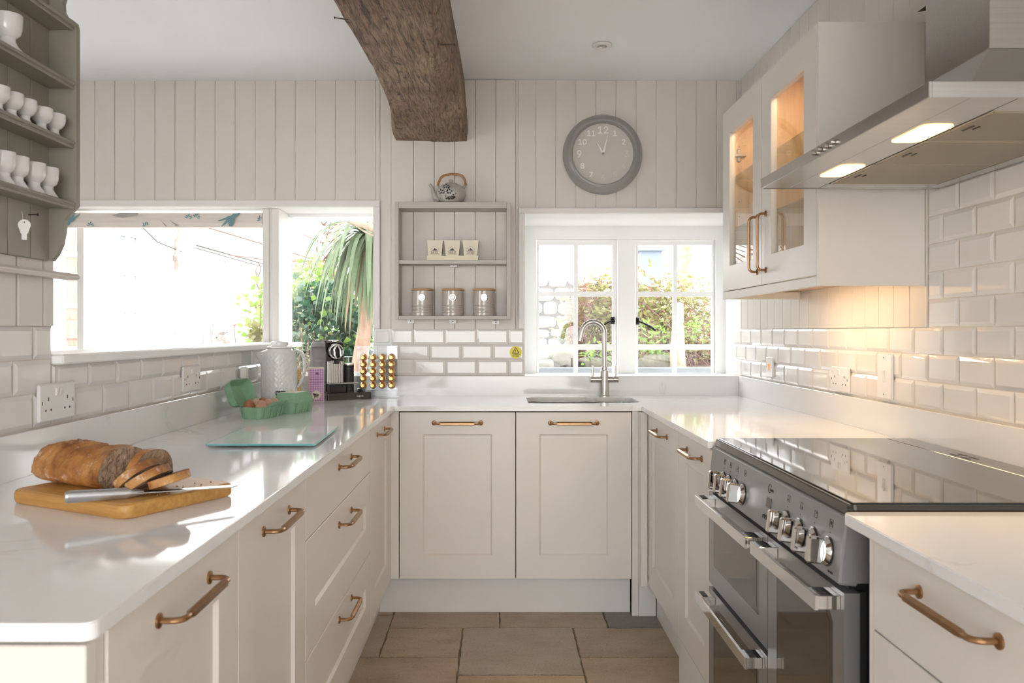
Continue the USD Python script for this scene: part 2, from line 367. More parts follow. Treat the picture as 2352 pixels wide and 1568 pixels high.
def xf(m, O, U, V, W):
    """Local (u, v, w) to world."""
    T = np.stack([np.asarray(U, float), np.asarray(V, float), np.asarray(W, float)])
    v = np.asarray(m.vertices) @ T + np.asarray(O, float)
    f = np.asarray(m.faces)
    if np.linalg.det(T) < 0:
        f = f[:, ::-1]
    return trimesh.Trimesh(v, f, process=False)

_S = np.array([[x, y, z] for x in (-1, 1) for y in (-1, 1) for z in (-1, 1)], float)
def _bv(h, b):
    h = np.asarray(h, float)
    out = []
    for s in _S:
        for k in range(3):
            i = np.full(3, b); i[k] = 0.0
            out.append(s * (h - i))
    return np.array(out)
_BF = None
def bx(x0, x1, y0, y1, z0, z1, b=0.0):
    """Box, its edges chamfered by b."""
    global _BF
    x0, x1 = min(x0, x1), max(x0, x1); y0, y1 = min(y0, y1), max(y0, y1); z0, z1 = min(z0, z1), max(z0, z1)
    c, h = np.array([(x0 + x1) / 2, (y0 + y1) / 2, (z0 + z1) / 2]), np.array([x1 - x0, y1 - y0, z1 - z0]) / 2
    if b <= 0:
        m = trimesh.creation.box([2 * h[0], 2 * h[1], 2 * h[2]]); m.apply_translation(c); return m
    b = min(b, h.min() * 0.95)
    if _BF is None:
        t = trimesh.Trimesh(_bv((1, 1, 1), 0.2), process=False)
        hull = trimesh.convex.convex_hull(t.vertices)
        order = [int(np.argmin(np.linalg.norm(t.vertices - v, axis=1))) for v in hull.vertices]
        _BF = np.array(order)[hull.faces]
    return trimesh.Trimesh(_bv(h, b) + c, _BF.copy(), process=False)

def prism(poly, h, bevel=0.0):
    """Extrude a shapely polygon along +z by h."""
    gs = getattr(poly, 'geoms', [poly])
    return cat(*[trimesh.creation.extrude_polygon(g, h, engine='earcut') for g in gs])

def pts(*p):
    return Polygon(p)

def rrect(x0, y0, x1, y1, r, n=5):
    return sbox(x0 + r, y0 + r, x1 - r, y1 - r).buffer(r, quad_segs=n)

def lathe(profile, n=32, close=True):
    """(r, z) profile turned about z."""
    p = np.asarray(profile, float)
    a = np.arange(n) * 2 * PI / n
    v = np.stack([p[:, None, 0] * np.cos(a), p[:, None, 0] * np.sin(a), np.repeat(p[:, 1:2], n, 1)], -1).reshape(-1, 3)
    k = len(p)
    i, j = np.meshgrid(np.arange(k - 1), np.arange(n), indexing='ij')
    q = np.stack([i * n + j, i * n + (j + 1) % n, (i + 1) * n + (j + 1) % n, (i + 1) * n + j], -1).reshape(-1, 4)
    f = np.vstack([q[:, [0, 1, 2]], q[:, [0, 2, 3]]])
    m = trimesh.Trimesh(v, f, process=False)
    return m

def tube(path, r, n=10, cap=True):
    """A round tube along a polyline; r may vary along it."""
    p = np.asarray(path, float)
    r = np.broadcast_to(r, (len(p),)).astype(float)
    t = np.gradient(p, axis=0); t /= np.linalg.norm(t, axis=1, keepdims=True) + 1e-12
    up = np.array([0, 0, 1.0]) if abs(t[0][2]) < 0.9 else np.array([1.0, 0, 0])
    a = np.cross(t[0], up); a /= np.linalg.norm(a)
    rings = []
    for k in range(len(p)):
        a = a - t[k] * (a @ t[k]); a /= np.linalg.norm(a) + 1e-12
        b = np.cross(t[k], a)
        ang = np.arange(n) * 2 * PI / n
        rings.append(p[k] + r[k] * (np.cos(ang)[:, None] * a + np.sin(ang)[:, None] * b))
    v = np.vstack(rings)
    i, j = np.meshgrid(np.arange(len(p) - 1), np.arange(n), indexing='ij')
    q = np.stack([i * n + j, i * n + (j + 1) % n, (i + 1) * n + (j + 1) % n, (i + 1) * n + j], -1).reshape(-1, 4)
    f = [q[:, [0, 1, 2]], q[:, [0, 2, 3]]]
    if cap:
        c0, c1 = len(v), len(v) + 1
        v = np.vstack([v, p[0], p[-1]])
        j = np.arange(n); e = (len(p) - 1) * n
        f += [np.stack([np.full(n, c0), (j + 1) % n, j], 1), np.stack([np.full(n, c1), e + j, e + (j + 1) % n], 1)]
    return trimesh.Trimesh(v, np.vstack(f), process=False)

def grid(P, close_u=False):
    """Quad grid of points (a, b, 3) as a mesh; close_u joins the last column to the first."""
    a, b = P.shape[:2]
    v = P.reshape(-1, 3)
    i, j = np.meshgrid(np.arange(a - 1), np.arange(b if close_u else b - 1), indexing='ij')
    q = np.stack([i * b + j, i * b + (j + 1) % b, (i + 1) * b + (j + 1) % b, (i + 1) * b + j], -1).reshape(-1, 4)
    return trimesh.Trimesh(v, np.vstack([q[:, [0, 1, 2]], q[:, [0, 2, 3]]]), process=False)

def cyl(r, h, n=24, b=0.0, r2=None):
    """Upright cylinder standing on z = 0."""
    r2 = r if r2 is None else r2
    if b:
        return lathe([(0, 0), (r - b, 0), (r, b), (r2, h - b), (r2 - b, h), (0, h)], n)
    return lathe([(0, 0), (r, 0), (r2, h), (0, h)], n)

def arc(c, r, a0, a1, n, u, v):
    c, u, v = map(lambda q: np.asarray(q, float), (c, u, v))
    return [c + r * (math.cos(t) * u + math.sin(t) * v) for t in np.linspace(a0, a1, n)]

def text(s, h, depth=0.0012, bold=False, width=None):
    """Lettering centred on the origin, upright in the xz plane and read from -y."""
    m = meshkit.text_mesh(s, h, depth, bold=bold)
    m.apply_translation(-m.bounds.mean(0))
    if width:
        k = width / (m.bounds[1][0] - m.bounds[0][0]); m.apply_scale((k, 1, 1))
    return xf(m, (0, 0, 0), (1, 0, 0), (0, 0, 1), (0, -1, 0))

def leaves(C, size, n, r, aspect=0.5, droop=0.0, seed=0):
    """n small folded leaves scattered at the points C (k, 3)."""
    g = np.random.default_rng(seed)
    c = C[g.integers(0, len(C), n)] + g.normal(0, r, (n, 3))
    d = g.normal(0, 1, (n, 3)); d[:, 2] = d[:, 2] * 0.6 - droop; d /= np.linalg.norm(d, axis=1, keepdims=True)
    w = np.cross(d, g.normal(0, 1, (n, 3))); w /= np.linalg.norm(w, axis=1, keepdims=True)
    s = size * g.uniform(0.6, 1.3, (n, 1))
    v = np.stack([c, c + d * s * 0.45 + w * s * aspect / 2, c + d * s, c + d * s * 0.45 - w * s * aspect / 2], 1).reshape(-1, 3)
    k = np.arange(n)[:, None] * 4
    return trimesh.Trimesh(v, np.vstack([k + [0, 1, 2], k + [0, 2, 3]]), process=False)

def blob_points(c, r, n, seed=0, low=-0.6):
    """Points through an egg-shaped crown, more of them near its skin."""
    g = np.random.default_rng(seed)
    d = g.normal(0, 1, (n, 3)); d /= np.linalg.norm(d, axis=1, keepdims=True)
    d[:, 2] = np.maximum(d[:, 2], low)
    k = g.uniform(0.35, 1.0, (n, 1)) ** 0.5
    return np.asarray(c) + d * k * np.asarray(r)

def twigs(starts, ends, r, seed=0, sag=0.05):
    g = np.random.default_rng(seed)
    out = []
    for a, b in zip(starts, ends):
        m = (a + b) / 2 + g.normal(0, sag, 3)
        t = np.linspace(0, 1, 4)[:, None]
        out.append(tube((1 - t) ** 2 * a + 2 * t * (1 - t) * m + t ** 2 * b, np.linspace(r, r * 0.4, 4), 3, cap=False))
    return cat(*out)

EX, EY, EZ = np.eye(3)

# ---------------------------------------------------------------- the room
CEIL = 2.4755
YB = 4.20                      # face of the panelling on the back wall
XR, XL = 1.207, -1.054         # faces of the tiles on the right and left walls
W1 = (-2.45, -0.627, 0.97, 1.842)     # left window opening: x0, x1, z0, z1
W2 = (0.1285, 1.27, 0.97, 1.81)       # right window opening

# ceiling: a slab with a faintly wavy plaster underside
gx, gy = np.meshgrid(np.linspace(-3.05, 1.75, 49), np.linspace(-2.9, 5.0, 80), indexing='ij')
gz = CEIL + 0.010 * (meshkit.fbm(np.stack([gx * 1.1, gy * 1.1, gx * 0], -1), 2, 3) - 0.5)
under = grid(np.stack([gx, gy, gz], -1))
c = thing('ceiling', kind='structure')
part(c, 'plaster', cat(under, bx(-3.05, 1.75, -2.9, 5.0, CEIL + 0.02, CEIL + 0.3)), 'ceiling_paint', smooth=True)

# floor: slab and limestone flags
fl = thing('floor', kind='structure')
part(fl, 'slab', bx(-3.0, 1.4, -2.8, 4.76, -0.25, -0.004), 'floor_joint')
def flag(x0, x1, y0, y1, mat, seed):
    g = np.random.default_rng(seed)
    def edge(a, b):
        n = max(2, int(np.hypot(*(np.array(b) - a)) / 0.035))
        t = np.linspace(0, 1, n, endpoint=False)[:, None]
        return np.array(a) + t * (np.array(b) - np.array(a)) + g.normal(0, 0.0012, (n, 2))
    j = 0.0035
    q = [(x0 + j, y0 + j), (x1 - j, y0 + j), (x1 - j, y1 - j), (x0 + j, y1 - j)]
    ring = np.vstack([edge(q[k], q[(k + 1) % 4]) for k in range(4)])
    p = Polygon(ring)
    m = cat(move(prism(p, 0.016), 0, 0, -0.02), move(prism(p.buffer(-0.0022), 0.0022), 0, 0, -0.004))
    m.apply_translation((0, 0, 0.0018 + g.uniform(-0.0006, 0.0004)))
    part(fl, 'stone_flag', m, mat)
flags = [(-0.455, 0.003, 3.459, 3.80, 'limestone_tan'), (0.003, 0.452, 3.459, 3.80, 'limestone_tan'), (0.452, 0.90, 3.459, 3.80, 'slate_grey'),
         (-0.90, -0.455, 3.613, 3.80, 'limestone_tan'), (-0.90, -0.452, 3.1446, 3.613, 'limestone_grey'), (-0.452, -0.148, 3.1446, 3.459, 'limestone_tan'),
         (-0.148, 0.305, 2.983, 3.459, 'limestone_grey'), (0.305, 0.90, 3.1446, 3.459, 'limestone_tan'), (-0.90, -0.148, 2.67, 3.1446, 'limestone_tan'),
         (0.305, 0.90, 2.67, 3.1446, 'limestone_gold'), (-0.148, 0.305, 2.51, 2.983, 'limestone_gold')]
tones = ['limestone_tan', 'limestone_gold', 'limestone_grey']
y = 2.67
k = 0
while y > -2.5:
    h = [0.46, 0.31][k % 2]
    x = -0.95 - 0.1 * (k % 3)
    while x < 1.0:
        w = [0.45, 0.62, 0.31][(k + int(x * 7)) % 3]
        t = y if not (x < 0.305 and x + w > -0.148 and y > 2.5) else 2.51
        flags.append((x, x + w, y - h, t, tones[int(rng.integers(0, 3))]))
        x += w
    y -= h; k += 1
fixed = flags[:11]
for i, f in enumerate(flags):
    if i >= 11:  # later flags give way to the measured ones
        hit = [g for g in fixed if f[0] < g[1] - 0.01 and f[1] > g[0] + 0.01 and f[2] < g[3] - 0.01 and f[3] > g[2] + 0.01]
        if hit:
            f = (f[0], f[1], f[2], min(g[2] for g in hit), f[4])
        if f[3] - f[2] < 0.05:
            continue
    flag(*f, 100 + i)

def board(parent, O, U, u0, u1, z0, z1, W, gap=0.0009, t=0.006):
    """One V-jointed board; W is the way it faces."""
    u0, u1 = u0 + gap, u1 - gap
    e = 0.0022
    P = Polygon([(u0, -t), (u1, -t), (u1, -e), (u1 - e, 0), (u0 + e, 0), (u0, -e)])
    m = prism(P, z1 - z0)
    m = xf(m, np.array(O, float) + np.array([0, 0, z0]), U, W, EZ)
    part(parent, 'board', m, 'panel_paint', world=True)

TW, TH = 0.158, 0.0772         # tile pitch
TROW0 = 1.2325                 # top of the tile course that ends the splashback
TMATS = ['tile_glaze', 'tile_glaze', 'tile_glaze_light', 'tile_glaze_cool']
def tile(parent, O, U, W, u0, u1, z0, z1, cut=False):
    """One bevelled metro tile whose face is at O."""
    j = 0.0012
    u0, u1, z0, z1 = u0 + j, u1 - j, z0 + j, z1 - j
    if u1 - u0 < 0.012 or z1 - z0 < 0.008:
        return
    b = min(0.0105, (u1 - u0) * 0.3, (z1 - z0) * 0.3)
    t, s = 0.009, 0.0046
    v = []
    tilt = rng.normal(0, 0.0006, 2)
    for (w, i) in ((-t, 0.0), (-s, 0.0), (0.0, b)):
        for (a, c_) in ((u0 + i, z0 + i), (u1 - i, z0 + i), (u1 - i, z1 - i), (u0 + i, z1 - i)):
            du, dz = (a - (u0 + u1) / 2) / (u1 - u0), (c_ - (z0 + z1) / 2) / (z1 - z0)
            v.append((a, c_, w + (tilt[0] * du + tilt[1] * dz if w == 0 else 0)))
    f = []
    for k in (0, 4):
        for i in range(4):
            a, b_, c_, d = k + i, k + (i + 1) % 4, k + 4 + (i + 1) % 4, k + 4 + i
            f += [[a, b_, c_], [a, c_, d]]
    f += [[8, 9, 10], [8, 10, 11]]
    m = xf(trimesh.Trimesh(v, f, process=False), O, U, EZ, W)
    part(parent, 'tile', m, TMATS[int(rng.integers(0, 4))], world=True)

def tiling(parent, O, U, W, u0, u1, z0, z1, joint, uend=None):
    """Courses of tiles in brick bond between u0..u1 and z0..z1; joint is a u of a joint in the top course."""
    k = 0
    while TROW0 + k * TH < z1 - 0.005:
        k += 1
    while True:
        top = TROW0 + k * TH
        if top <= z0 + 0.004:
            break
        a, b = max(z0, top - TH), min(z1, top)
        if b - a > 0.006:
            j0 = joint + (TW / 2 if k % 2 else 0)
            n = math.floor((u0 - j0) / TW)
            u = j0 + n * TW
            while u < u1:
                tile(parent, O, U, W, max(u, u0), min(u + TW, u1), a, b)
                u += TW
        k -= 1

# ---- back wall
wb = thing('wall_back', kind='structure')
hole1 = sbox(W1[0], W1[2], W1[1], W1[3]); hole2 = sbox(W2[0], W2[2], W2[1], W2[3])
core = prism(sbox(-3.0, 0, 1.4, CEIL + 0.02).difference(unary_union([hole1, hole2])), 0.548)
part(wb, 'plaster', xf(core, (0, YB + 0.0055, 0), EX, EZ, EY), 'white_paint', world=True)
O = (0, YB, 0)
j = -0.6173 - 0.1004 * 22
while j < -0.62:
    board(wb, O, EX, j, j + 0.1004, 1.874, CEIL, -EY)
    j += 0.1004
board(wb, O, EX, -0.6173, -0.594, 1.874, CEIL, -EY)
board(wb, O, EX, -0.594, -0.538, TROW0, CEIL, -EY)
PJ = [-0.538, -0.427, -0.3224, -0.2209, -0.1176, -0.0158, 0.083]
for a, b in zip(PJ[:-1], PJ[1:]):                       # the pier between the windows stands a little proud
    board(wb, (0, YB - 0.009, 0), EX, a, b, TROW0, CEIL, -EY, t=0.0225)
board(wb, O, EX, 0.083, 0.0965, TROW0, CEIL, -EY)
j = 0.083
while j < 1.2:
    a, b = max(j, 0.0965), min(j + 0.1006, 1.2045)
    board(wb, O, EX, a, b, 1.836, CEIL, -EY)
    j += 0.1006
part(wb, 'grout', bx(-0.5375, 0.128, YB + 0.0004, YB + 0.006, 0.985, TROW0), 'grout', world=True)
tiling(wb, (0, YB - 0.005, 0), EX, -EY, -0.538, 0.1285, 0.99, TROW0, 0.048)
tiling(wb, (0, YB + 0.004, 0), EX, -EY, -0.625, -0.54, 0.99, TROW0, -0.54)

# ---- right wall
wr = thing('wall_right', kind='structure')
part(wr, 'plaster', cat(bx(XR + 0.0065, 1.42, -2.6, 4.33, 0, CEIL + 0.01), bx(W2[1] - 0.004, 1.415, 4.325, 4.77, 0, CEIL + 0.012)), 'white_paint', world=True)
part(wr, 'grout', bx(XR + 0.0048, XR + 0.0095, 0.2, 4.33, 0.98, TROW0), 'grout', world=True)
part(wr, 'grout', bx(XR + 0.0048, XR + 0.0095, 0.2, 2.368, TROW0, 1.70), 'grout', world=True)
Or = (XR, 0, 0)
j = 4.2 - 0.0265
joints = []
y = 2.3673
while y < 4.2:
    board(wr, Or, EY, y, min(y + 0.1004, 4.2), TROW0, CEIL, -EX)
    y += 0.1004
y = 2.3673 - 0.1004
while y > 0.4:
    board(wr, Or, EY, y, y + 0.1004, 1.70, CEIL, -EX)
    y -= 0.1004
tiling(wr, Or, EY, -EX, 0.3, 4.33, 0.995, TROW0, 2.762)
tiling(wr, Or, EY, -EX, 0.3, 2.367, TROW0, 1.70, 2.762)

# ---- left wall: full height near the lens, half height under the long ledge
wl = thing('wall_left', kind='structure')
YE = 1.985
part(wl, 'plaster', cat(bx(-1.22, XL - 0.0065, 0.2, YE, 0, CEIL + 0.01), bx(-1.22, XL - 0.0065, YE, YB + 0.01, 0, 1.141)), 'white_paint', world=True)
part(wl, 'grout', bx(XL - 0.0095, XL - 0.0048, 0.2, YE, 0.98, TROW0), 'grout', world=True)
part(wl, 'grout', bx(XL - 0.0095, XL - 0.0048, YE, YB, 0.98, 1.141), 'grout', world=True)
Ol = (XL, 0, 0)
y = YE - 0.04
board(wl, Ol, EY, y, YE + 0.004, TROW0, CEIL, EX)
while y > 0.3:
    board(wl, Ol, EY, y - 0.108, y, TROW0, CEIL, EX, gap=0.004)
    y -= 0.108
tiling(wl, Ol, EY, EX, 0.25, YE, 0.995, TROW0, 1.905)
tiling(wl, Ol, EY, EX, YE, YB - 0.01, 0.995, 1.141, 2.161 - TW / 2)

# the space behind the half wall, and the room behind the lens, each with a real opening to the sky
wo = thing('wall_outer', kind='structure')
outer = prism(sbox(-2.8, 0, YB + 0.3, CEIL).difference(sbox(0.6, 0.9, 2.4, 1.75)), 0.2)
part(wo, 'plaster', xf(outer, (-2.75, 0, 0), EY, EZ, -EX), 'white_paint', world=True)
wq = thing('wall_rear', kind='structure')
rear = prism(sbox(-3.0, 0, 1.42, CEIL).difference(sbox(-1.5, 0.02, 1.1, 2.2)), 0.2)
part(wq, 'plaster', xf(rear, (0, -2.6, 0), EX, EZ, -EY), 'white_paint', world=True)

# ---- casings, ledge, sill
def trim(name, mesh, mat='frame_paint'):
    t = thing(name, kind='structure'); part(t, 'moulding', mesh, mat, world=True); return t
trim('trim_1', cat(bx(-2.62, -0.594, YB - 0.016, YB + 0.014, 1.8425, 1.8755, 0.003), bx(-0.627, -0.594, YB - 0.016, YB + 0.014, TROW0 + 0.001, 1.8425, 0.003)))
trim('trim_2', cat(bx(0.0965, 1.205, YB - 0.016, YB + 0.014, 1.8105, 1.8375, 0.003), bx(0.0965, 0.1285, YB - 0.016, YB + 0.014, TROW0 + 0.001, 1.8105, 0.003)))
trim('trim_3', bx(-1.255, -1.03, YE, YB + 0.2, 1.1415, 1.1655, 0.004), 'white_paint')
trim('trim_4', bx(-1.052, -1.018, 0.3, 2.046, 1.344, 1.359, 0.006), 'panel_paint')
trim('trim_5', bx(W2[0], W2[1], YB - 0.004, 4.76, 0.955, 0.985), 'white_paint')

# ---- left window
w1 = thing('window_1', kind='structure', loc=(-1.5, 4.47, 0.97))
yf0, yf1 = 4.43, 4.50
part(w1, 'frame', cat(bx(-2.45, -0.627, yf0, yf1, 1.826, 1.8425), bx(-2.45, -0.627, yf0, yf1, 0.97, 1.0), bx(-0.640, -0.626, yf0, yf1, 1.0, 1.826)), 'white_paint', world=True)
part(w1, 'mullion', cat(bx(-1.1935, -1.160, 4.24, 4.52, 0.97, 1.842, 0.003), bx(-1.148, -1.1125, 4.24, 4.52, 0.97, 1.842, 0.003), bx(-1.162, -1.146, 4.248, 4.51, 0.97, 1.842)), 'frame_paint', world=True)
part(w1, 'glazing_bar', bx(-2.218, -2.183, 4.41, 4.50, 0.98, 1.83, 0.003), 'frame_paint', world=True)
for a, b in ((-2.45, -2.218), (-2.183, -1.19), (-1.1125, -0.64)):
    part(w1, 'pane', bx(a, b, 4.468, 4.472, 0.99, 1.83), 'window_glass', world=True)

# ---- right window: two six-pane casements
w2 = thing('window_2', kind='structure', loc=(0.70, 4.72, 0.97))
k2 = 4.73 / FPX
X2 = lambda px: (px - VX) * k2
Z2 = lambda py: EYE - (py - VY) * k2
part(w2, 'frame', cat(bx(W2[0] - 0.01, X2(1232), 4.70, 4.76, 0.96, 1.815), bx(X2(1232), W2[1], 4.70, 4.76, Z2(551), 1.815), bx(X2(1640), W2[1], 4.70, 4.76, 0.96, Z2(551)), bx(X2(1232), X2(1640), 4.70, 4.76, 0.955, Z2(864))), 'white_paint', world=True)
part(w2, 'mullion', bx(X2(1415), X2(1458), 4.69, 4.765, 0.96, Z2(551), 0.004), 'white_paint', world=True)
for (a, b, g) in ((1233, 1414, (1238, 1318, 1327, 1406)), (1459, 1639, (1464.5, 1545, 1553.5, 1634))):
    rows = ((563, 670), (680.5, 790.5), (803, 862))
    s = thing_part = w2
    o = sbox(X2(a), Z2(866), X2(b), Z2(553))
    holes = [sbox(X2(x0), Z2(y1), X2(x1), Z2(y0)).buffer(-0.004).buffer(0.004) for (x0, x1) in (g[:2], g[2:]) for (y0, y1) in rows]
    sm = prism(o.difference(unary_union(holes)), 0.032)
    sp = part(w2, 'sash', xf(sm, (0, 4.712, 0), EX, EZ, EY), 'white_paint', world=True)
    for (x0, x1) in (g[:2], g[2:]):
        for (y0, y1) in rows:
            part(w2, 'pane', bx(X2(x0) - 0.004, X2(x1) + 0.004, 4.727, 4.730, Z2(y1) - 0.004, Z2(y0) + 0.004), 'window_glass', world=True)
# black iron casement fasteners
for (p, q, sgn) in (((1407, 736), (1381, 752), -1), ((1464, 737), (1506, 759), 1)):
    A, B = at(*p, 4.70), at(*q, 4.685)
    mid = (A + B) / 2 + np.array([sgn * 0.004, -0.004, 0.011])
    t = np.linspace(0, 1, 9)[:, None]
    curve = (1 - t) ** 2 * A + 2 * t * (1 - t) * mid + t ** 2 * B
    fm = cat(tube(curve, np.linspace(0.0045, 0.0065, 9), 8), move(rot(cyl(0.010, 0.012, 12), PI / 2, EX), A[0], A[1] + 0.012, A[2]), tube([A + [-sgn * 0.014, 0.005, -0.004], A + [-sgn * 0.006, 0, 0], A], 0.004, 6), bx(A[0] - 0.012, A[0] + 0.012, 4.700, 4.713, A[2] - 0.02, A[2] + 0.02, 0.002))
    part(w2, 'casement_fastener', fm, 'iron_black', world=True, smooth=40, label='black iron casement fastener')

# ---- roman blind at the left window, drawn up, printed with swallows
bl = thing('roman_blind', 'cream roman blind printed with teal and taupe swallows, drawn up at the left window', 'blind', loc=(-1.7, 4.30, 1.76))
prof = [(4.335, 1.8235), (4.285, 1.8235), (4.281, 1.80), (4.284, 1.79), (4.279, 1.775), (4.288, 1.7535), (4.305, 1.750), (4.335, 1.756)]
bm = prism(Polygon(prof), 1.22)
part(bl, 'cloth', xf(bm, (-2.428, 0, 0), EY, EZ, EX), 'blind_cloth', world=True)
def printed(poly, px, py, s, ang, mat, y=4.2775):
    c = at(px, py, 4.28)
    p = affinity.translate(affinity.rotate(affinity.scale(poly, s, s, origin=(0, 0)), ang, origin=(0, 0)), c[0], c[2])
    p = p.intersection(sbox(-2.42, 1.755, -1.21, 1.823))
    if not p.is_empty:
        for g in getattr(p, 'geoms', [p]):
            part(bl, 'printed_swallow' if s > 0.05 else 'printed_sprig', xf(prism(g, 0.0008), (0, y, 0), EX, EZ, EY), mat, world=True)
swallow = Polygon([(0.0, 0.30), (0.16, 0.44), (0.42, 0.45), (0.62, 0.62), (0.44, 0.36), (0.26, 0.22), (0.20, -0.02), (0.12, -0.22), (0.02, -0.34), (-0.08, -0.30), (-0.14, -0.12), (-0.10, 0.02), (-0.55, -0.30), (-0.22, 0.12), (-0.75, 0.02), (-0.30, 0.20), (-0.12, 0.30)]).buffer(0.02)
printed(swallow, 531, 508, 0.085, 0, 'print_teal', 4.2755)
printed(swallow, 160, 500, 0.075, 200, 'print_teal', 4.2755)
printed(Polygon([(-0.6, 0.02), (-0.2, 0.12), (0.2, 0.12), (0.6, 0.22), (0.56, 0.0), (0.2, -0.04), (-0.1, -0.10), (-0.35, -0.06)]), 288, 495, 0.115, 0, 'print_taupe', 4.2755)
printed(Polygon([(-0.5, 0.5), (-0.1, 0.0), (0.0, -0.5), (0.5, -0.5), (0.1, 0.0)]), 404, 515, 0.06, 10, 'print_taupe', 4.2755)
printed(Polygon([(-0.5, 0.5), (0.2, -0.5), (0.5, -0.5)]), 382, 517, 0.055, 0, 'print_taupe', 4.2755)
sprig = unary_union([affinity.translate(affinity.rotate(affinity.scale(Point(0, 0).buffer(1), 0.34, 0.13), a), x, z) for a, x, z in ((60, 0.1, 0.45), (10, 0.5, 0.1), (140, -0.3, 0.2), (-20, -0.5, -0.15), (30, 0.6, -0.3))] + [affinity.rotate(sbox(-0.7, -0.03, 0.7, 0.03), 20)])
for (px, py, a) in ((208, 516, 0), (334, 517, 60), (433, 498, 0), (598, 502, 30), (452, 496, -20)):
    printed(sprig, px, py, 0.022, a, 'print_teal', 4.2755)

# ---- oak ceiling beam
def beam():
    secs = []
    key = [  # y, left x, bottom-left z, right arris x, right x, bottom z on the right
        (4.205, -0.528, 2.170, -0.262, -0.156, 2.150), (3.95, -0.500, 2.162, -0.260, -0.157, 2.152), (3.69, -0.472, 2.158, -0.262, -0.160, 2.157), (3.35, -0.462, 2.158, -0.252, -0.166, 2.165), (3.015, -0.463, 2.160, -0.232, -0.170, 2.175),
        (2.70, -0.474, 2.160, -0.212, -0.172, 2.180), (2.38, -0.483, 2.159, -0.192, -0.172, 2.180), (1.6, -0.49, 2.158, -0.20, -0.175, 2.18), (0.3, -0.49, 2.158, -0.20, -0.175, 2.18)]
    ys = np.array([k[0] for k in key])[::-1]
    col = np.array([k[1:] for k in key])[::-1]
    N = 70
    rows = []
    for y in np.concatenate([np.linspace(0.3, 2.2, 16), np.linspace(2.25, 4.205, N)]):
        l, zl, ra, r, zr = [np.interp(y, ys, col[:, i]) for i in range(5)]
        top = CEIL + 0.008
        sec = []
        def run(a, b, n):
            for t in np.linspace(0, 1, n, endpoint=False):
                sec.append(((1 - t) * a[0] + t * b[0], (1 - t) * a[1] + t * b[1]))
        run((l + 0.03, top), (l - 0.004, zl + 0.05), 8)
        run((l - 0.004, zl + 0.05), (l + 0.012, zl + 0.004), 4)
        run((l + 0.012, zl + 0.004), (ra, zl - 0.004), 18)
        run((ra, zl - 0.004), (r - 0.006, zr + 0.02), 8)
        run((r - 0.006, zr + 0.02), (r, zr + 0.07), 4)
        run((r, zr + 0.07), (r - 0.018, top), 10)
        sec.append((r - 0.018, top))
        rows.append([(x, y, z) for x, z in sec])
    P = np.array(rows)
    c = P.mean(1, keepdims=True)
    n = P - c; n[..., 1] = 0; n /= np.linalg.norm(n, axis=2, keepdims=True) + 1e-9
    q = P * np.array([9, 2.2, 9])
    d = 0.011 * (meshkit.fbm(q, 3, 5) - 0.5) + 0.006 * (meshkit.fbm(P * np.array([40, 9, 40]), 2, 9) - 0.5)
    keep = (P[..., 2] < CEIL - 0.002)[..., None]
    P = P + n * d[..., None] * keep
    m = grid(P)
    k = P.shape[1]
    e = P[-1]; f0 = np.arange(1, k - 1)
    cap = trimesh.Trimesh(e, np.stack([np.zeros(k - 2, int), f0, f0 + 1], 1), process=False)
    return m, cap
bm_, bc_ = beam()
be = thing('oak_beam', 'old dark oak ceiling beam with gnarled grain and wavy edges, running to the back wall', 'beam', loc=(-0.33, 2.2, 2.16))
part(be, 'timber', cat(bm_, bc_), 'beam_oak', world=True, smooth=50)
for (p, y, d) in (((777, 42), 2.47, (-1, 0, 0.15)), ((1034, 103), 2.60, (1, 0, 0)), ((1047, 221), 3.6, (1, 0, 0)), ):
    a = at(*p, y)
    d = np.array(d)
    part(be, 'nail', cat(tube([a - d * 0.03, a + d * 0.012], 0.0016, 6), move(rot(cyl(0.0035, 0.002, 8), PI / 2, EY), *(a + d * 0.012))), 'nail_iron', world=True, label='iron nail standing out of the beam')

# ---- recessed downlight
dl = thing('recessed_downlight', 'small round white recessed downlight in the ceiling', 'ceiling light', loc=(0.452, 3.679, CEIL - 0.004))
part(dl, 'bezel', lathe([(0.022, -0.004), (0.040, -0.006), (0.0435, -0.001), (0.0435, 0.004), (0.020, 0.006), (0.022, -0.004)], 32), 'white_plastic', smooth=40)
part(dl, 'lamp', lathe([(0, 0.0005), (0.019, 0.0), (0.022, -0.0035)], 24), 'steel', smooth=True)

# ---------------------------------------------------------------- fitted cabinets
def shaker(u0, u1, v0, v1, st=0.1, rt=None, rb=None, t=0.02, hole=None):
    """Door with a recessed flat panel and a sloped inner edge, facing +w."""
    rt, rb = rt or st, rb or st
    d, s = 0.008, 0.006
    def ring(a0, a1, b0, b1, w):
        return [(a0, b0, w), (a1, b0, w), (a1, b1, w), (a0, b1, w)]
    e = 0.0012
    v = ring(u0, u1, v0, v1, -t) + ring(u0, u1, v0, v1, -e) + ring(u0 + e, u1 - e, v0 + e, v1 - e, 0)
    v += ring(u0 + st, u1 - st, v0 + rb, v1 - rt, 0) + ring(u0 + st + s, u1 - st - s, v0 + rb + s, v1 - rt - s, -d)
    f = []
    for k in (0, 4, 8, 12):
        for i in range(4):
            a, b, c, dd = k + i, k + (i + 1) % 4, k + 4 + (i + 1) % 4, k + 4 + i
            f += [[a, b, c], [a, c, dd]]
    f += [[16, 17, 18], [16, 18, 19], [2, 1, 0], [3, 2, 0]]
    return trimesh.Trimesh(v, f, process=False)

def slab(u0, u1, v0, v1, t=0.02):
    return bx(u0, u1, v0, v1, -t, 0, 0.0012)

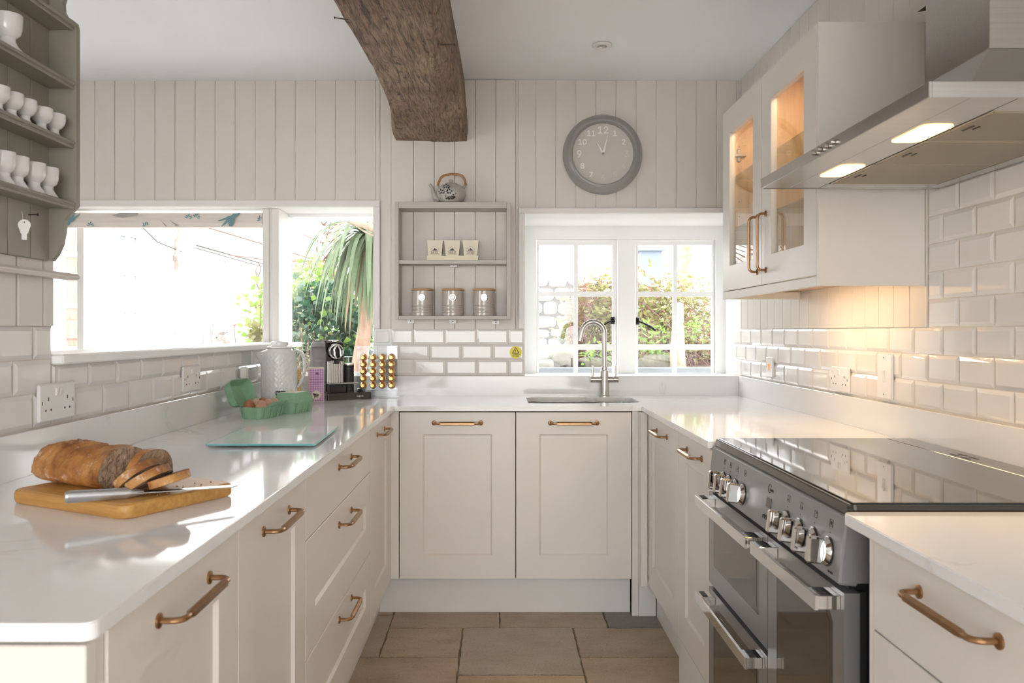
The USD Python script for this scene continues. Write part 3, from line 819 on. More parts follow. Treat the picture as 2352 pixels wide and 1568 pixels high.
def pull(length=0.2, stand=0.034, r=0.0045, R=0.0072):
    """Bar handle along u: round posts with small roses, bent into a thicker six-sided grip."""
    h = length / 2
    path = [(-h, 0, 0), (-h, 0, stand - 0.016)] + arc((-h + 0.016, 0, stand - 0.016), 0.016, PI, PI / 2, 6, EX, EZ) + arc((h - 0.016, 0, stand - 0.016), 0.016, PI / 2, 0, 6, EX, EZ) + [(h, 0, stand - 0.016), (h, 0, 0)]
    grip = tube([(-h + 0.022, 0, stand), (-h + 0.030, 0, stand), (h - 0.030, 0, stand), (h - 0.022, 0, stand)], [r, R, R, r], 6)
    rose = lathe([(0, 0), (0.0105, 0), (0.0105, 0.003), (0.0062, 0.0048), (0, 0.0048)], 16)
    return cat(tube(path, r, 10), grip, move(rose, -h, 0, 0), move(rose, h, 0, 0))
PULL = pull()

class Front:
    """A run of cabinet fronts: u along the run, v up, w out of the face."""
    def __init__(s, O, U, W):
        s.O, s.U, s.W = np.array(O, float), np.array(U, float), np.array(W, float)
    def put(s, m):
        return xf(m, s.O, s.U, EZ, s.W)
    def handle(s, parent, u, v, upright=False, m=None):
        h = PULL if m is None else m
        if upright:
            h = rot(h, PI / 2, EZ)
        return part(parent, 'handle', s.put(move(h, u, v, 0)), 'bronze', world=True, smooth=35, label='aged bronze bar handle')

DT, DB = 0.8735, 0.159         # door top and bottom
def door_cabinet(fr, u0, u1, label, group=None, depth=0.55, hu=None, dt=DT):
    c = fr.O + fr.U * (u0 + u1) / 2
    t = thing('base_cabinet', label, 'cabinet', loc=(c[0], c[1], 0.155), group=group)
    part(t, 'carcass', fr.put(bx(u0 + 0.001, u1 - 0.001, DB - 0.002, 0.878, -depth, -0.0215)), 'gap_dark', world=True)
    d = part(t, 'door', fr.put(shaker(u0 + 0.0016, u1 - 0.0016, DB, dt, rt=0.094)), 'cabinet_paint', world=True)
    fr.handle(d, (u0 + u1) / 2 if hu is None else hu, 0.828)
    return t

back = Front((0, 3.60, 0), EX, -EY)
door_cabinet(back, -0.4276, 0.0719, 'cream panelled base cabinet in the back run, left of the two doors')
door_cabinet(back, 0.0719, 0.5695, 'cream panelled base cabinet under the sink, right of the two back doors')
left = Front((-0.462, 0, 0), EY, EX)
door_cabinet(left, 0.990, 1.4855, 'cream base cabinet nearest the lens in the left run, below the bread board')
door_cabinet(left, 1.4875, 2.004, 'cream base cabinet in the left run beside the drawer unit')
door_cabinet(left, 3.019, 3.548, 'narrow looking cream base cabinet at the far corner of the left run')
right = Front((0.625, 0, 0), EY, -EX)
door_cabinet(right, 2.920, 3.518, 'cream base cabinet at the far corner of the right run')
door_cabinet(right, 2.452, 2.918, 'cream base cabinet in the right run beside the range cooker', hu=2.685)

t = thing('drawer_unit', 'cream three-drawer base unit in the left run', 'drawer unit', loc=(-0.75, 2.51, 0.155))
u0, u1 = 2.008, 3.015
part(t, 'carcass', left.put(bx(u0 + 0.001, u1 - 0.001, DB - 0.002, 0.878, -0.55, -0.0215)), 'gap_dark', world=True)
for k, (b, a, hz) in enumerate(((0.7185, DT, 0.829), (0.4295, 0.7155, 0.662), (DB, 0.4265, 0.388))):
    m = slab(u0 + 0.0016, u1 - 0.0016, b, a) if k == 0 else shaker(u0 + 0.0016, u1 - 0.0016, b, a, st=0.1, rt=0.1, rb=0.1)
    d = part(t, 'drawer', left.put(m), 'cabinet_paint', world=True)
    left.handle(d, (u0 + u1) / 2 + 0.012, hz)

t = thing('drawer_unit', 'cream slab drawer unit at the bottom right, nearer than the range cooker', 'drawer unit', loc=(0.9, 1.15, 0.155))
u0, u1 = 0.894, 1.401
part(t, 'carcass', right.put(bx(u0 + 0.001, u1 + 0.016, 0.02, 0.878, -0.55, -0.0215)), 'gap_dark', world=True)
for (b, a) in ((0.7245, DT), (0.432, 0.7215), (DB, 0.429)):
    d = part(t, 'drawer', right.put(slab(u0 + 0.0016, u1 - 0.0016, b, a)), 'cabinet_paint', world=True)
    right.handle(d, (u0 + u1) / 2, (a - 0.04) if b > 0.7 else a - 0.06)
part(t, 'end_strip', right.put(bx(u1 + 0.001, u1 + 0.018, 0.0, 0.878, -0.56, -0.001, 0.001)), 'cabinet_paint', world=True)

t = thing('cabinet_end_panel', 'cream end panel closing the near end of the left run', 'panel', loc=(-0.75, 0.95, 0))
part(t, 'panel', bx(-1.04, -0.463, 0.9406, 0.965, 0.0, 0.868, 0.0015), 'cabinet_paint', world=True)
part(t, 'scribe_strip', bx(-0.56, -0.465, 0.9675, 0.9885, 0.0, 0.872, 0.001), 'cabinet_paint', world=True)

t = thing('corner_post', 'slim cream corner post beside the left back door', 'corner post', loc=(-0.45, 3.6, 0.15))
part(t, 'strip', bx(-0.4825, -0.4295, 3.601, 3.622, DB, 0.878, 0.001), 'cabinet_paint', world=True)
part(t, 'return_strip', bx(-0.484, -0.463, 3.5505, 3.6, DB, 0.878, 0.001), 'cabinet_paint', world=True)
t = thing('corner_post', 'wider cream corner post beside the right back door, reaching the floor', 'corner post', loc=(0.6, 3.6, 0))
part(t, 'strip', bx(0.5715, 0.598, 3.601, 3.622, 0.0, 0.878, 0.001), 'cabinet_paint', world=True)
part(t, 'return_strip', bx(0.596, 0.624, 3.5205, 3.612, 0.150, 0.878, 0.001), 'cabinet_paint', world=True)
part(t, 'foot', bx(0.5985, 0.6735, 3.597, 3.615, 0.0, 0.149, 0.001), 'plinth_paint', world=True)

def plinth(m, label):
    solo('plinth', m, 'plinth_paint', label, 'plinth')
plinth(bx(-0.52, 0.5705, 3.652, 3.67, 0.0, 0.150), 'pale plinth board under the back run')
plinth(bx(-0.538, -0.522, 0.97, 3.67, 0.0, 0.150), 'pale plinth board set back under the left run')
plinth(cat(bx(0.675, 0.69, 2.925, 3.59, 0.0, 0.150), bx(0.6265, 0.645, 2.452, 2.918, 0.0, 0.1565)), 'pale plinth board under the right run')

# ---------------------------------------------------------------- quartz worktops
def worktop(poly, z0=0.8795, z1=0.90):
    e = 0.0018
    return cat(move(prism(poly.buffer(-e), e), 0, 0, z0), move(prism(poly, z1 - z0 - 2 * e), 0, 0, z0 + e), move(prism(poly.buffer(-e), e), 0, 0, z1 - e))
XF, YF = -0.4447, 3.583
wt_poly = Polygon([(-1.044, 0.9195), (XF, 0.9195), (XF, YF), (0.608, YF), (0.608, 2.4445), (1.195, 2.4445), (1.195, 4.192), (-1.044, 4.192)])
wt_poly = wt_poly.intersection(wt_poly.buffer(-0.016).buffer(0.016, quad_segs=6).union(sbox(-2, 1.2, 2, 5)))
bowl1, bowl2 = rrect(0.132, 3.735, 0.452, 4.085, 0.055, 8), rrect(0.452, 3.775, 0.640, 4.075, 0.05, 8)
cut = unary_union([bowl1, bowl2, sbox(0.40, 3.83, 0.50, 4.03)]).buffer(0.012).buffer(-0.012)
wt = thing('worktop', 'white veined quartz worktop running round three sides of the kitchen', 'worktop', loc=(0, 3.6, 0.88))
part(wt, 'slab', worktop(wt_poly.difference(cut)), 'quartz', world=True)
part(wt, 'upstand', bx(-1.0545, -1.044, 0.95, 4.20, 0.88, 0.998, 0.0015), 'quartz', world=True)
part(wt, 'upstand', bx(-1.044, 1.195, 4.192, 4.203, 0.88, 0.998, 0.0015), 'quartz', world=True)
part(wt, 'upstand', bx(1.195, 1.2075, 0.3, 4.203, 0.88, 0.998, 0.0015), 'quartz', world=True)
for k in range(5):                                      # draining grooves right of the sink
    part(wt, 'draining_groove', bx(0.70, 0.98 + 0.0, 3.78 + 0.055 * k, 3.786 + 0.055 * k, 0.8993, 0.9004, 0.0004), 'quartz', world=True)
wn = thing('worktop', 'short quartz worktop at the bottom right, nearer than the range cooker', 'worktop', loc=(0.9, 1.0, 0.88))
np_ = Polygon([(0.608, 0.3), (1.194, 0.3), (1.194, 1.492), (0.608, 1.492)])
np_ = np_.intersection(np_.buffer(-0.02).buffer(0.02).union(sbox(0.7, 0, 2, 3)).union(sbox(0.5, 0, 2, 1.3)))
part(wn, 'slab', worktop(np_.intersection(sbox(0, 0.2, 2, 1.4905))), 'quartz', world=True)

# ---------------------------------------------------------------- sink and tap
sk = thing('sink', 'undermounted stainless steel one-and-a-half bowl sink below the right window', 'sink', loc=(0.4, 3.9, 0.70))
def bowl(poly, depth):
    p0 = poly.buffer(0.004)
    ring = np.array(p0.exterior.coords)[:-1]
    low = np.array(affinity.scale(p0, 0.9, 0.9).exterior.coords)[:-1]
    c = low.mean(0)
    rows = [np.c_[ring, np.full(len(ring), 0.879)], np.c_[ring * 0.985 + c * 0.015, np.full(len(ring), 0.879 - depth * 0.4)], np.c_[low, np.full(len(ring), 0.879 - depth + 0.02)], np.c_[low * 0.93 + c * 0.07, np.full(len(ring), 0.879 - depth)], np.repeat([[*c, 0.879 - depth - 0.004]], len(ring), 0)]
    return grid(np.stack(rows), close_u=True)
part(sk, 'bowl', bowl(bowl1, 0.19), 'steel', world=True, smooth=40)
part(sk, 'bowl', bowl(bowl2, 0.13), 'steel', world=True, smooth=40)
part(sk, 'flange', move(prism(cut.buffer(0.02).difference(unary_union([bowl1, bowl2])), 0.003), 0, 0, 0.8755), 'steel', world=True)

tp = thing('kitchen_tap', 'brushed nickel swan-neck mixer tap with two levers', 'tap', loc=(0.520, 4.14, 0.90))
neck = [(0, 0, 0.07), (0, 0, 0.312)] + arc((-0.0555, 0, 0.312), 0.0555, 0, PI * 0.93, 18, EX, EZ)
neck += [np.array(neck[-1]) + np.array([-0.010, 0, -0.052])]
part(tp, 'spout', tube(neck, 0.0125, 16), 'nickel', smooth=40)
part(tp, 'base', lathe([(0, 0), (0.026, 0), (0.026, 0.005), (0.0215, 0.008), (0.0215, 0.128), (0.0165, 0.132), (0.0165, 0.145), (0.0125, 0.147)], 24), 'nickel', smooth=30)
for s in (-1, 1):
    part(tp, 'valve', move(rot(lathe([(0, 0), (0.0155, 0), (0.0155, 0.026), (0.0145, 0.027), (0.0145, 0.029), (0.0155, 0.030), (0.0155, 0.052), (0.014, 0.054), (0, 0.054)], 20), s * PI / 2, EY), s * 0.015, 0, 0.083), 'nickel', smooth=30)
    part(tp, 'lever', move(cyl(0.0052, 0.062, 12, 0.001), s * 0.058, 0, 0.090), 'nickel', smooth=30)

# ---------------------------------------------------------------- glazed wall cabinet on the right
XC = 0.9044
gc = thing('wall_cabinet', 'cream wall cabinet with two glazed doors and lit oak interior', 'wall cabinet', loc=(1.05, 2.88, 1.349))
y0, y1, zb, zt = 2.3755, 3.392, 1.349, 2.0965
XW = XR - 0.001
part(gc, 'side_panel', bx(XC + 0.001, XW, y0, y0 + 0.018, zb, zt, 0.001), 'cabinet_paint', world=True)
part(gc, 'side_panel', bx(XC + 0.020, XW, y1 - 0.018, y1, zb, zt, 0.001), 'cabinet_paint', world=True)
part(gc, 'pelmet', bx(XC, XC + 0.02, y0 + 0.018, y1, zb, 1.3785, 0.002), 'cabinet_paint', world=True)
part(gc, 'pelmet', bx(XC + 0.02, XW, y1 - 0.040, y1 - 0.0185, zb, 1.3775, 0.002), 'cabinet_paint', world=True)
part(gc, 'base_board', bx(XC + 0.022, XW, y0 + 0.018, y1 - 0.018, 1.380, 1.398), 'oak', world=True)
part(gc, 'top_board', cat(bx(XC + 0.022, XW, y0 + 0.018, y1 - 0.018, zt - 0.018, zt), bx(XC + 0.001, XC + 0.021, y0 + 0.018, y1, zt - 0.0015, zt)), 'cabinet_paint', world=True)
part(gc, 'oak_lining', cat(bx(XW - 0.010, XW - 0.002, y0 + 0.018, y1 - 0.018, 1.398, zt - 0.018), bx(XC + 0.024, XW - 0.010, y0 + 0.018, y0 + 0.021, 1.398, zt - 0.018), bx(XC + 0.024, XW - 0.010, y1 - 0.021, y1 - 0.018, 1.398, zt - 0.018), bx(XC + 0.024, XW - 0.010, 2.884, 2.899, 1.398, zt - 0.018), bx(XC + 0.024, XW - 0.01, y0 + 0.02, y1 - 0.02, zt - 0.021, zt - 0.018)), 'oak', world=True)
gl = Front((XC, 0, 0), EY, -EX)
for (a, b, hu) in ((2.3945, 2.8905, 2.842), (2.8932, 3.391, 2.937)):
    frp = sbox(a, 1.3805, b, zt - 0.001).difference(sbox(a + 0.098, 1.4775, b - 0.098, 1.9965))
    m = cat(move(prism(frp, 0.018), 0, 0, -0.02), move(prism(frp.buffer(-0.0012), 0.0018), 0, 0, -0.002))
    d = part(gc, 'door', gl.put(m), 'cabinet_paint', world=True)
    gl.handle(d, hu, 1.5235, upright=True, m=pull(0.191, 0.030, 0.0045, 0.0046))
    part(d, 'glass_pane', gl.put(bx(a + 0.09, b - 0.09, 1.470, 2.004, -0.017, -0.013)), 'cabinet_glass', world=True)
for z in (1.830, 1.625):
    for (a, b) in ((2.3975, 2.883), (2.900, 3.370)):
        part(gc, 'glass_shelf', bx(XC + 0.03, XW - 0.012, a, b, z, z + 0.006), 'shelf_glass', world=True)
        part(gc, 'shelf_pin', cat(*[move(rot(cyl(0.006, 0.012, 10), PI / 2, EX), px_, b, z - 0.006) for px_ in (XC + 0.05, XW - 0.05)]), 'clear_glass', world=True, smooth=30)
for (yy, zz) in ((3.355, 1.925), (3.355, 1.50)):
    part(gc, 'hinge', cat(bx(XC + 0.028, XC + 0.085, yy + 0.004, yy + 0.0165, zz - 0.006, zz + 0.006, 0.002), bx(XC + 0.050, XC + 0.066, yy + 0.010, yy + 0.0165, zz - 0.026, zz + 0.026, 0.003)), 'nickel', world=True)
part(gc, 'pin_hole', cat(*[rot(move(cyl(0.0028, 0.001, 8), 0, 0, 0), PI / 2, EX, (0, 0, 0)).apply_translation((xx, yy, zz)) for yy in (2.8985 + 0.0005, 3.3705) for xx in (XC + 0.06,) for zz in (1.44, 1.50, 1.56, 1.68, 1.74, 1.90, 1.93, 1.96)]), 'hole_dark', world=True)
for yy in (2.64, 3.13):
    part(gc, 'cabinet_light', bx(XC + 0.06, XC + 0.16, yy - 0.08, yy + 0.08, zt - 0.0275, zt - 0.0215), 'led_warm', world=True, label='warm strip light under the top board')
part(gc, 'under_light', bx(0.985, 1.025, 2.48, 3.05, 1.3735, 1.3795), 'under_lamp', world=True, label='warm light under the cabinet')
cbl = [at(2003, 650, 2.72), at(2004, 657, 2.72), at(2007, 664, 2.72), at(2012, 669, 2.72)]
part(gc, 'cable', tube(cbl, 0.004, 8), 'gap_dark', world=True, smooth=True)

# glassware inside
def wineglass(h=0.15, r=0.036):
    return lathe([(0, 0.001), (r * 0.9, 0.0), (r * 0.9, 0.002), (0.006, 0.008), (0.0035, 0.02), (0.0035, h * 0.45), (0.012, h * 0.50), (r * 0.95, h * 0.68), (r, h * 0.8), (r * 0.86, h), (r * 0.80, h), (r * 0.94, h * 0.8), (r * 0.88, h * 0.69), (0, h * 0.54)], 24)
g1 = thing('wine_glass', 'clear stemmed glass on the upper glass shelf of the wall cabinet', 'glass', loc=(1.02, 3.08, 1.836), group='glassware in the wall cabinet')
part(g1, 'glass', wineglass(), 'clear_glass', smooth=40)
for (x, y, z, lab) in ((1.10, 3.00, 1.836, 'clear stemmed glass at the back of the upper glass shelf'), (1.00, 3.02, 1.398, 'clear stemmed glass standing on the cabinet floor behind the far door'), (1.09, 3.12, 1.398, 'clear stemmed glass on the cabinet floor, further back')):
    dup(g1, (x, y, z), 0.3, label=lab)
solo('glass_bowl', move(lathe([(0, 0.002), (0.05, 0.0), (0.055, 0.004), (0.09, 0.03), (0.115, 0.07), (0.112, 0.071), (0.086, 0.032), (0.05, 0.008), (0, 0.006)], 32), 1.06, 3.17, 1.631), 'clear_glass', 'wide clear glass bowl on the lower glass shelf behind the far cabinet door', 'bowl', smooth=40)

# ---------------------------------------------------------------- range cooker
CY0, CY1, CXF = 1.4995, 2.437, 0.610          # near side, far side, door face
ck = thing('range_cooker', 'grey and black electric range cooker with ceramic hob and chrome handles', 'range cooker', loc=(0.9, 1.97, 0))
part(ck, 'body', cat(bx(0.655, 1.19, CY0 + 0.004, CY1 - 0.004, 0.03, 0.882), bx(0.63, 0.70, CY0 + 0.012, CY1 - 0.012, 0.02, 0.765)), 'cooker_black', world=True)
# hob: rounded black rim and a sheet of glass
hobp = rrect(0.6265, CY0 - 0.001, 1.192, CY1 + 0.001, 0.012, 4)
part(ck, 'hob_rim', cat(move(prism(hobp, 0.019), 0, 0, 0.888), move(prism(hobp.buffer(-0.003), 0.0025), 0, 0, 0.907)), 'black_trim', world=True)
part(ck, 'hob_glass', bx(0.636, 1.115, CY0 + 0.011, CY1 - 0.010, 0.9095, 0.9122, 0.001), 'hob_glass', world=True)
part(ck, 'rear_strip', bx(1.120, 1.190, CY0 + 0.008, CY1 - 0.008, 0.908, 0.9115, 0.001), 'black_trim', world=True)
part(ck, 'vent_slot', cat(*[bx(1.135 + 0.02 * i, 1.142 + 0.02 * i, 2.08 - 0.05 * k, 2.115 - 0.05 * k, 0.911, 0.9122) for i in range(2) for k in range(2)]), 'cooker_black', world=True)
# sloping control panel: u along -y seen from the room, v up, w out of its face
ZP0, ZP1, XP0, XP1 = 0.767, 0.8874, 0.6065, 0.6205
pv = np.array([XP1 - XP0, 0, ZP1 - ZP0]); ph = np.linalg.norm(pv); pv /= ph
pw = np.cross(-EY, pv); pw = pw if pw[0] < 0 else -pw
PO = np.array([XP0, CY1, ZP0])
pan = lambda m: xf(m, PO, -EY, pv, pw)
PL = CY1 - CY0
part(ck, 'control_panel', cat(pan(bx(0, PL, 0, ph, -0.035, 0, 0.003)), bx(0.6215, 0.66, CY0, CY1, 0.884, 0.8885)), 'cooker_grey', world=True)
part(ck, 'panel_end', xf(prism(Polygon([(0.611, 0.770), (0.66, 0.770), (0.66, 0.886), (0.6235, 0.886)]), 0.004), (0, CY0 - 0.0015, 0), EX, EZ, EY), 'cooker_grey', world=True)
U = lambda px: CY1 - 0.612 * FPX / (px - VX)      # distance along the panel of a mark seen at px
knob = cat(lathe([(0, 0), (0.0255, 0), (0.0255, 0.004), (0.022, 0.009), (0.0205, 0.012), (0, 0.012)], 28), bx(-0.0078, 0.0078, -0.0245, 0.0245, 0.010, 0.040, 0.0035))
ku = [0.006 + U(px) for px in (1660, 1673.5, 1689, 1705, 1806, 1835, 1868, 1905)]
ku = [U(1658) + 0.012, U(1671) + 0.012, U(1686) + 0.012, U(1703) + 0.012, U(1803) + 0.006, U(1832) + 0.006, U(1864) + 0.006, U(1899) + 0.006]
for i, u in enumerate(ku):
    k = part(ck, 'knob', pan(move(knob, u, 0.045, 0)), 'chrome', world=True, smooth=30, label='chrome control knob')
    part(ck, 'knob_ring', pan(move(lathe([(0.0235, 0.0), (0.0275, 0.0), (0.0275, 0.0025), (0.0235, 0.003)], 28), u, 0.045, 0)), 'black_gloss', world=True, smooth=30)
ud = U(1763) + 0.004
part(ck, 'display', pan(bx(ud - 0.016, ud + 0.016, 0.052, 0.076, -0.002, 0.0012, 0.001)), 'oven_glass', world=True)
for k in range(4):
    part(ck, 'button', pan(move(cyl(0.0042, 0.006, 12, 0.001), ud - 0.018 + 0.012 * k, 0.030, 0)), 'black_gloss', world=True, smooth=30)
def ptext(s, h, u, v, mat='print_black', bold=False):
    m = meshkit.text_mesh(s, h, 0.0006, bold=bold); m.apply_translation(-m.bounds.mean(0)); return pan(move(m, u, v, 0.0005))
ring = Point(0, 0).buffer(0.0105).difference(Point(0.0005, 0).buffer(0.0088)).difference(sbox(0.003, -0.007, 0.02, 0.004))
part(ck, 'maker_mark', cat(pan(move(prism(ring, 0.0007), ud - 0.004, 0.096, 0)), ptext('FLAVEL', 0.0055, ud + 0.010, 0.094)), 'print_black', world=True)
part(ck, 'model_mark', ptext('MILANO', 0.004, PL - 0.040, 0.012), 'print_black', world=True)
icons = []
for i, u in enumerate(ku):
    fr_ = sbox(-0.007, -0.007, 0.007, 0.007).difference(sbox(-0.0062, -0.0062, 0.0062, 0.0062))
    mark = [fr_, Point((-0.003, -0.003, 0.0, 0.003, -0.003, 0.003, 0.003, 0.0)[i], (0.003, 0, 0.0, 0.0, -0.003, -0.003, 0.003, 0.0)[i]).buffer(0.002 if i != 7 else 0.0035, 4)]
    icons.append(pan(move(prism(unary_union(mark), 0.0006), u + 0.002, 0.098, 0)))
    icons.append(pan(move(prism(Point(0, 0).buffer(0.0012, 3), 0.0006), u, 0.080, 0)))
part(ck, 'dial_symbols', cat(*icons), 'print_black', world=True)
# three doors, each with a dark window and a flat chrome handle
def cooker_door(ya, yb, za, zb_, win):
    O = np.array([CXF, 0, 0])
    fr = Front(O, EY, -EX)
    wp = Polygon(win)
    slab_ = sbox(ya + 0.002, za, yb - 0.002, zb_)
    d = part(ck, 'door', fr.put(cat(move(prism(slab_.difference(wp), 0.028), 0, 0, -0.028), bx(ya + 0.01, yb - 0.01, za + 0.01, zb_ - 0.01, -0.0285, -0.012))), 'door_grey', world=True)
    ins = wp.buffer(-0.014, join_style=2)
    part(d, 'window', fr.put(cat(move(prism(wp.buffer(0.0005), 0.0025), 0, 0, -0.0022))), 'black_trim', world=True)
    part(d, 'window_glass', fr.put(move(prism(ins, 0.0012), 0, 0, -0.0003)), 'oven_glass', world=True)
    zt_ = zb_ - 0.008
    h = cat(bx(ya + 0.018, yb - 0.018, zt_ - 0.028, zt_, 0.039, 0.046, 0.001), bx(ya + 0.018, ya + 0.070, zt_ - 0.026, zt_ - 0.001, 0.0, 0.040, 0.001), bx(yb - 0.070, yb - 0.018, zt_ - 0.026, zt_ - 0.001, 0.0, 0.040, 0.001))
    part(d, 'handle', fr.put(h), 'chrome', world=True, label='flat chrome bar handle on two end blocks')
    part(d, 'handle_insert', fr.put(cat(bx(ya + 0.022, ya + 0.066, zt_ - 0.002, zt_ + 0.0004, 0.020, 0.034), bx(yb - 0.066, yb - 0.022, zt_ - 0.002, zt_ + 0.0004, 0.020, 0.034))), 'black_rubber', world=True)
YM = 1.906
cooker_door(YM, CY1, 0.496, 0.757, [(1.973, 0.554), (2.385, 0.554), (2.385, 0.70), (2.36, 0.725), (1.998, 0.725), (1.973, 0.70)])
cooker_door(YM, CY1, 0.115, 0.481, [(1.973, 0.17), (2.385, 0.17), (2.385, 0.42), (2.36, 0.445), (1.998, 0.445), (1.973, 0.42)])
cooker_door(CY0 - 0.018, YM, 0.115, 0.757, [(1.534, 0.18), (1.843, 0.18), (1.843, 0.70), (1.818, 0.722), (1.565, 0.722), (1.534, 0.690)])
part(ck, 'skirting', bx(0.64, 0.65, CY0 + 0.01, CY1 - 0.01, 0.0, 0.10), 'cooker_black', world=True)
part(ck, 'side_trim', bx(0.64, 0.655, CY0 - 0.003, CY0 + 0.006, 0.06, 0.755), 'black_rubber', world=True)

# ---------------------------------------------------------------- chimney cooker hood
HOOD_SPOT = 60.0
hd = thing('cooker_hood', 'stainless steel chimney cooker hood with two lit lamps', 'cooker hood', loc=(0.95, 1.85, 1.61))
HX, HY0, HY1, HZ = 0.717, 1.40, 2.30, 1.610
HB = XR - 0.001
canopy = cat(bx(HX, HX + 0.006, HY0, HY1, HZ, HZ + 0.0275, 0.0012), bx(HX + 0.006, HB, HY0, HY0 + 0.006, HZ, HZ + 0.0275, 0.001), bx(HX + 0.006, HB, HY1 - 0.006, HY1, HZ, HZ + 0.0275, 0.001), bx(HX + 0.004, HB, HY0 + 0.004, HY1 - 0.004, HZ + 0.022, HZ + 0.027))
part(hd, 'canopy', canopy, 'steel', world=True)
part(hd, 'front_strip', bx(HX + 0.006, 0.790, HY0 + 0.006, HY1 - 0.006, HZ + 0.0008, HZ + 0.004, 0.0008), 'steel', world=True)
part(hd, 'lamp_strip', bx(0.792, 0.872, HY0 + 0.006, HY1 - 0.006, HZ + 0.0012, HZ + 0.005, 0.0008), 'steel', world=True)
cx0, cy0, cy1, cz = 0.950, 1.627, 1.869, 1.768
part(hd, 'chimney', cat(bx(cx0, HB, cy0, cy1, cz, CEIL - 0.001, 0.001)), 'steel', world=True)
b0 = np.array([[0.79, HY0 + 0.004, HZ + 0.027], [0.79, HY1 - 0.004, HZ + 0.027], [HB, HY1 - 0.004, HZ + 0.027], [HB, HY0 + 0.004, HZ + 0.027]])
b1 = np.array([[cx0, cy0, cz], [cx0, cy1, cz], [HB, cy1, cz], [HB, cy0, cz]])
part(hd, 'pyramid', grid(np.stack([b0, b1]), close_u=True), 'steel', world=True)
for (a, b) in ((1.49, 1.726), (1.732, 1.965), (1.971, 2.23)):
    f = part(hd, 'grease_filter', bx(0.880, 1.165, a, b, HZ + 0.001, HZ + 0.008, 0.002), 'filter_mesh', world=True)
    ribs = cat(*[bx(0.885, 1.16, y, y + 0.0028, HZ - 0.0004, HZ + 0.0012) for y in np.arange(a + 0.008, b - 0.008, 0.0062)])
    part(f, 'mesh_ribs', ribs, 'filter_mesh', world=True)
    part(f, 'latch', cat(bx(0.897, 0.901, (a + b) / 2 - 0.02, (a + b) / 2 + 0.02, HZ - 0.002, HZ, 0.0005), bx(0.912, 0.915, (a + b) / 2 - 0.014, (a + b) / 2 + 0.010, HZ - 0.002, HZ, 0.0005)), 'gap_dark', world=True)
part(hd, 'filter_frame', cat(bx(1.168, HB, HY0 + 0.006, HY1 - 0.006, HZ + 0.001, HZ + 0.010), bx(0.874, 1.168, HY0 + 0.006, 1.487, HZ + 0.0015, HZ + 0.006), bx(0.874, 1.168, 2.233, HY1 - 0.006, HZ + 0.0015, HZ + 0.006)), 'steel', world=True)
for yc in (1.660, 2.045):
    lp = rrect(0.805, yc - 0.075, 0.866, yc + 0.075, 0.018, 5)
    part(hd, 'lamp_lens', move(prism(lp, 0.002), 0, 0, HZ - 0.0006), 'lamp_lens', world=True)
    part(hd, 'lamp', move(prism(rrect(0.812, yc - 0.062, 0.860, yc + 0.018, 0.014, 5), 0.001), 0, 0, HZ - 0.0014), 'lamp_warm', world=True, label='glowing warm lamp')
    sl = UsdLux.SphereLight.Define(stage, hd + f'/spot_{"a" if yc < 1.8 else "b"}')
    sl.CreateRadiusAttr(0.02); sl.CreateIntensityAttr(HOOD_SPOT); sl.CreateColorAttr(Gf.Vec3f(1.0, 0.66, 0.30))
    sl.AddTranslateOp().Set(Gf.Vec3d(0.836 - 0.95, yc - 0.022 - 1.85, -0.026))
    sh_ = UsdLux.ShapingAPI.Apply(sl.GetPrim()); sh_.CreateShapingConeAngleAttr(48.0); sh_.CreateShapingConeSoftnessAttr(0.7)
for k in range(4):
    a = 1.795 + 0.036 * k
    part(hd, 'button', move(rot(cyl(0.0062, 0.010, 14, 0.001), -PI / 2, EY), HX, a, HZ + 0.0145), 'nickel', world=True, smooth=30)
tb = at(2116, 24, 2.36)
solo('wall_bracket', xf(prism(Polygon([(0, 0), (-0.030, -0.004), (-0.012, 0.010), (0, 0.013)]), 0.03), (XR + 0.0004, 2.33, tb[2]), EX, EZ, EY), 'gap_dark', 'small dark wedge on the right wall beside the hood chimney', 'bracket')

# ---------------------------------------------------------------- wall clock
ck_c = np.array([0.5163, YB - 0.0005, 2.101])
cl = thing('wall_clock', 'large round grey wall clock showing two minutes past eleven', 'clock', loc=ck_c)
turn = lambda m: rot(m, PI / 2, EX)           # z axis to -y
part(cl, 'rim', turn(lathe([(0.185, 0.0), (0.196, 0.004), (0.1985, 0.014), (0.197, 0.026), (0.190, 0.042), (0.178, 0.056), (0.168, 0.062), (0.161, 0.0635), (0.158, 0.062), (0.152, 0.046), (0.150, 0.030)], 72)), 'clock_rim', smooth=40)
part(cl, 'face', turn(lathe([(0, 0.034), (0.152, 0.034)], 64)), 'clock_face')
for n, (h, mt) in enumerate(((0, 0), (0.026, 'print_white'), (0.024, 'print_white'), (0.030, 'print_faint'), (0.024, 'print_faint'), (0.024, 'print_faint'), (0.028, 'print_faint'), (0.024, 'print_white'), (0.026, 'print_white'), (0.034, 'print_white'), (0.026, 'print_white'), (0.026, 'print_white'), (0.034, 'print_white'))):
    if n:
        a = PI / 2 - n * PI / 6
        part(cl, 'numeral', move(text(str(n), h, bold=True), 0.118 * math.cos(a), -0.0345, 0.118 * math.sin(a)), mt)
for (l, ang, w) in ((0.062, 11.03 * 30, 0.005), (0.094, 2 * 6 + 2, 0.0055)):
    hp = Polygon([(-w, -0.006), (w, -0.006), (w * 0.5, l * 0.55), (0.0006, l), (-0.0006, l), (-w * 0.5, l * 0.55)])
    hm = xf(prism(affinity.rotate(hp, -ang, origin=(0, 0)), 0.0012), (0, -0.040 if l < 0.08 else -0.043, 0), EX, EZ, -EY)
    part(cl, 'hand', hm, 'print_white')
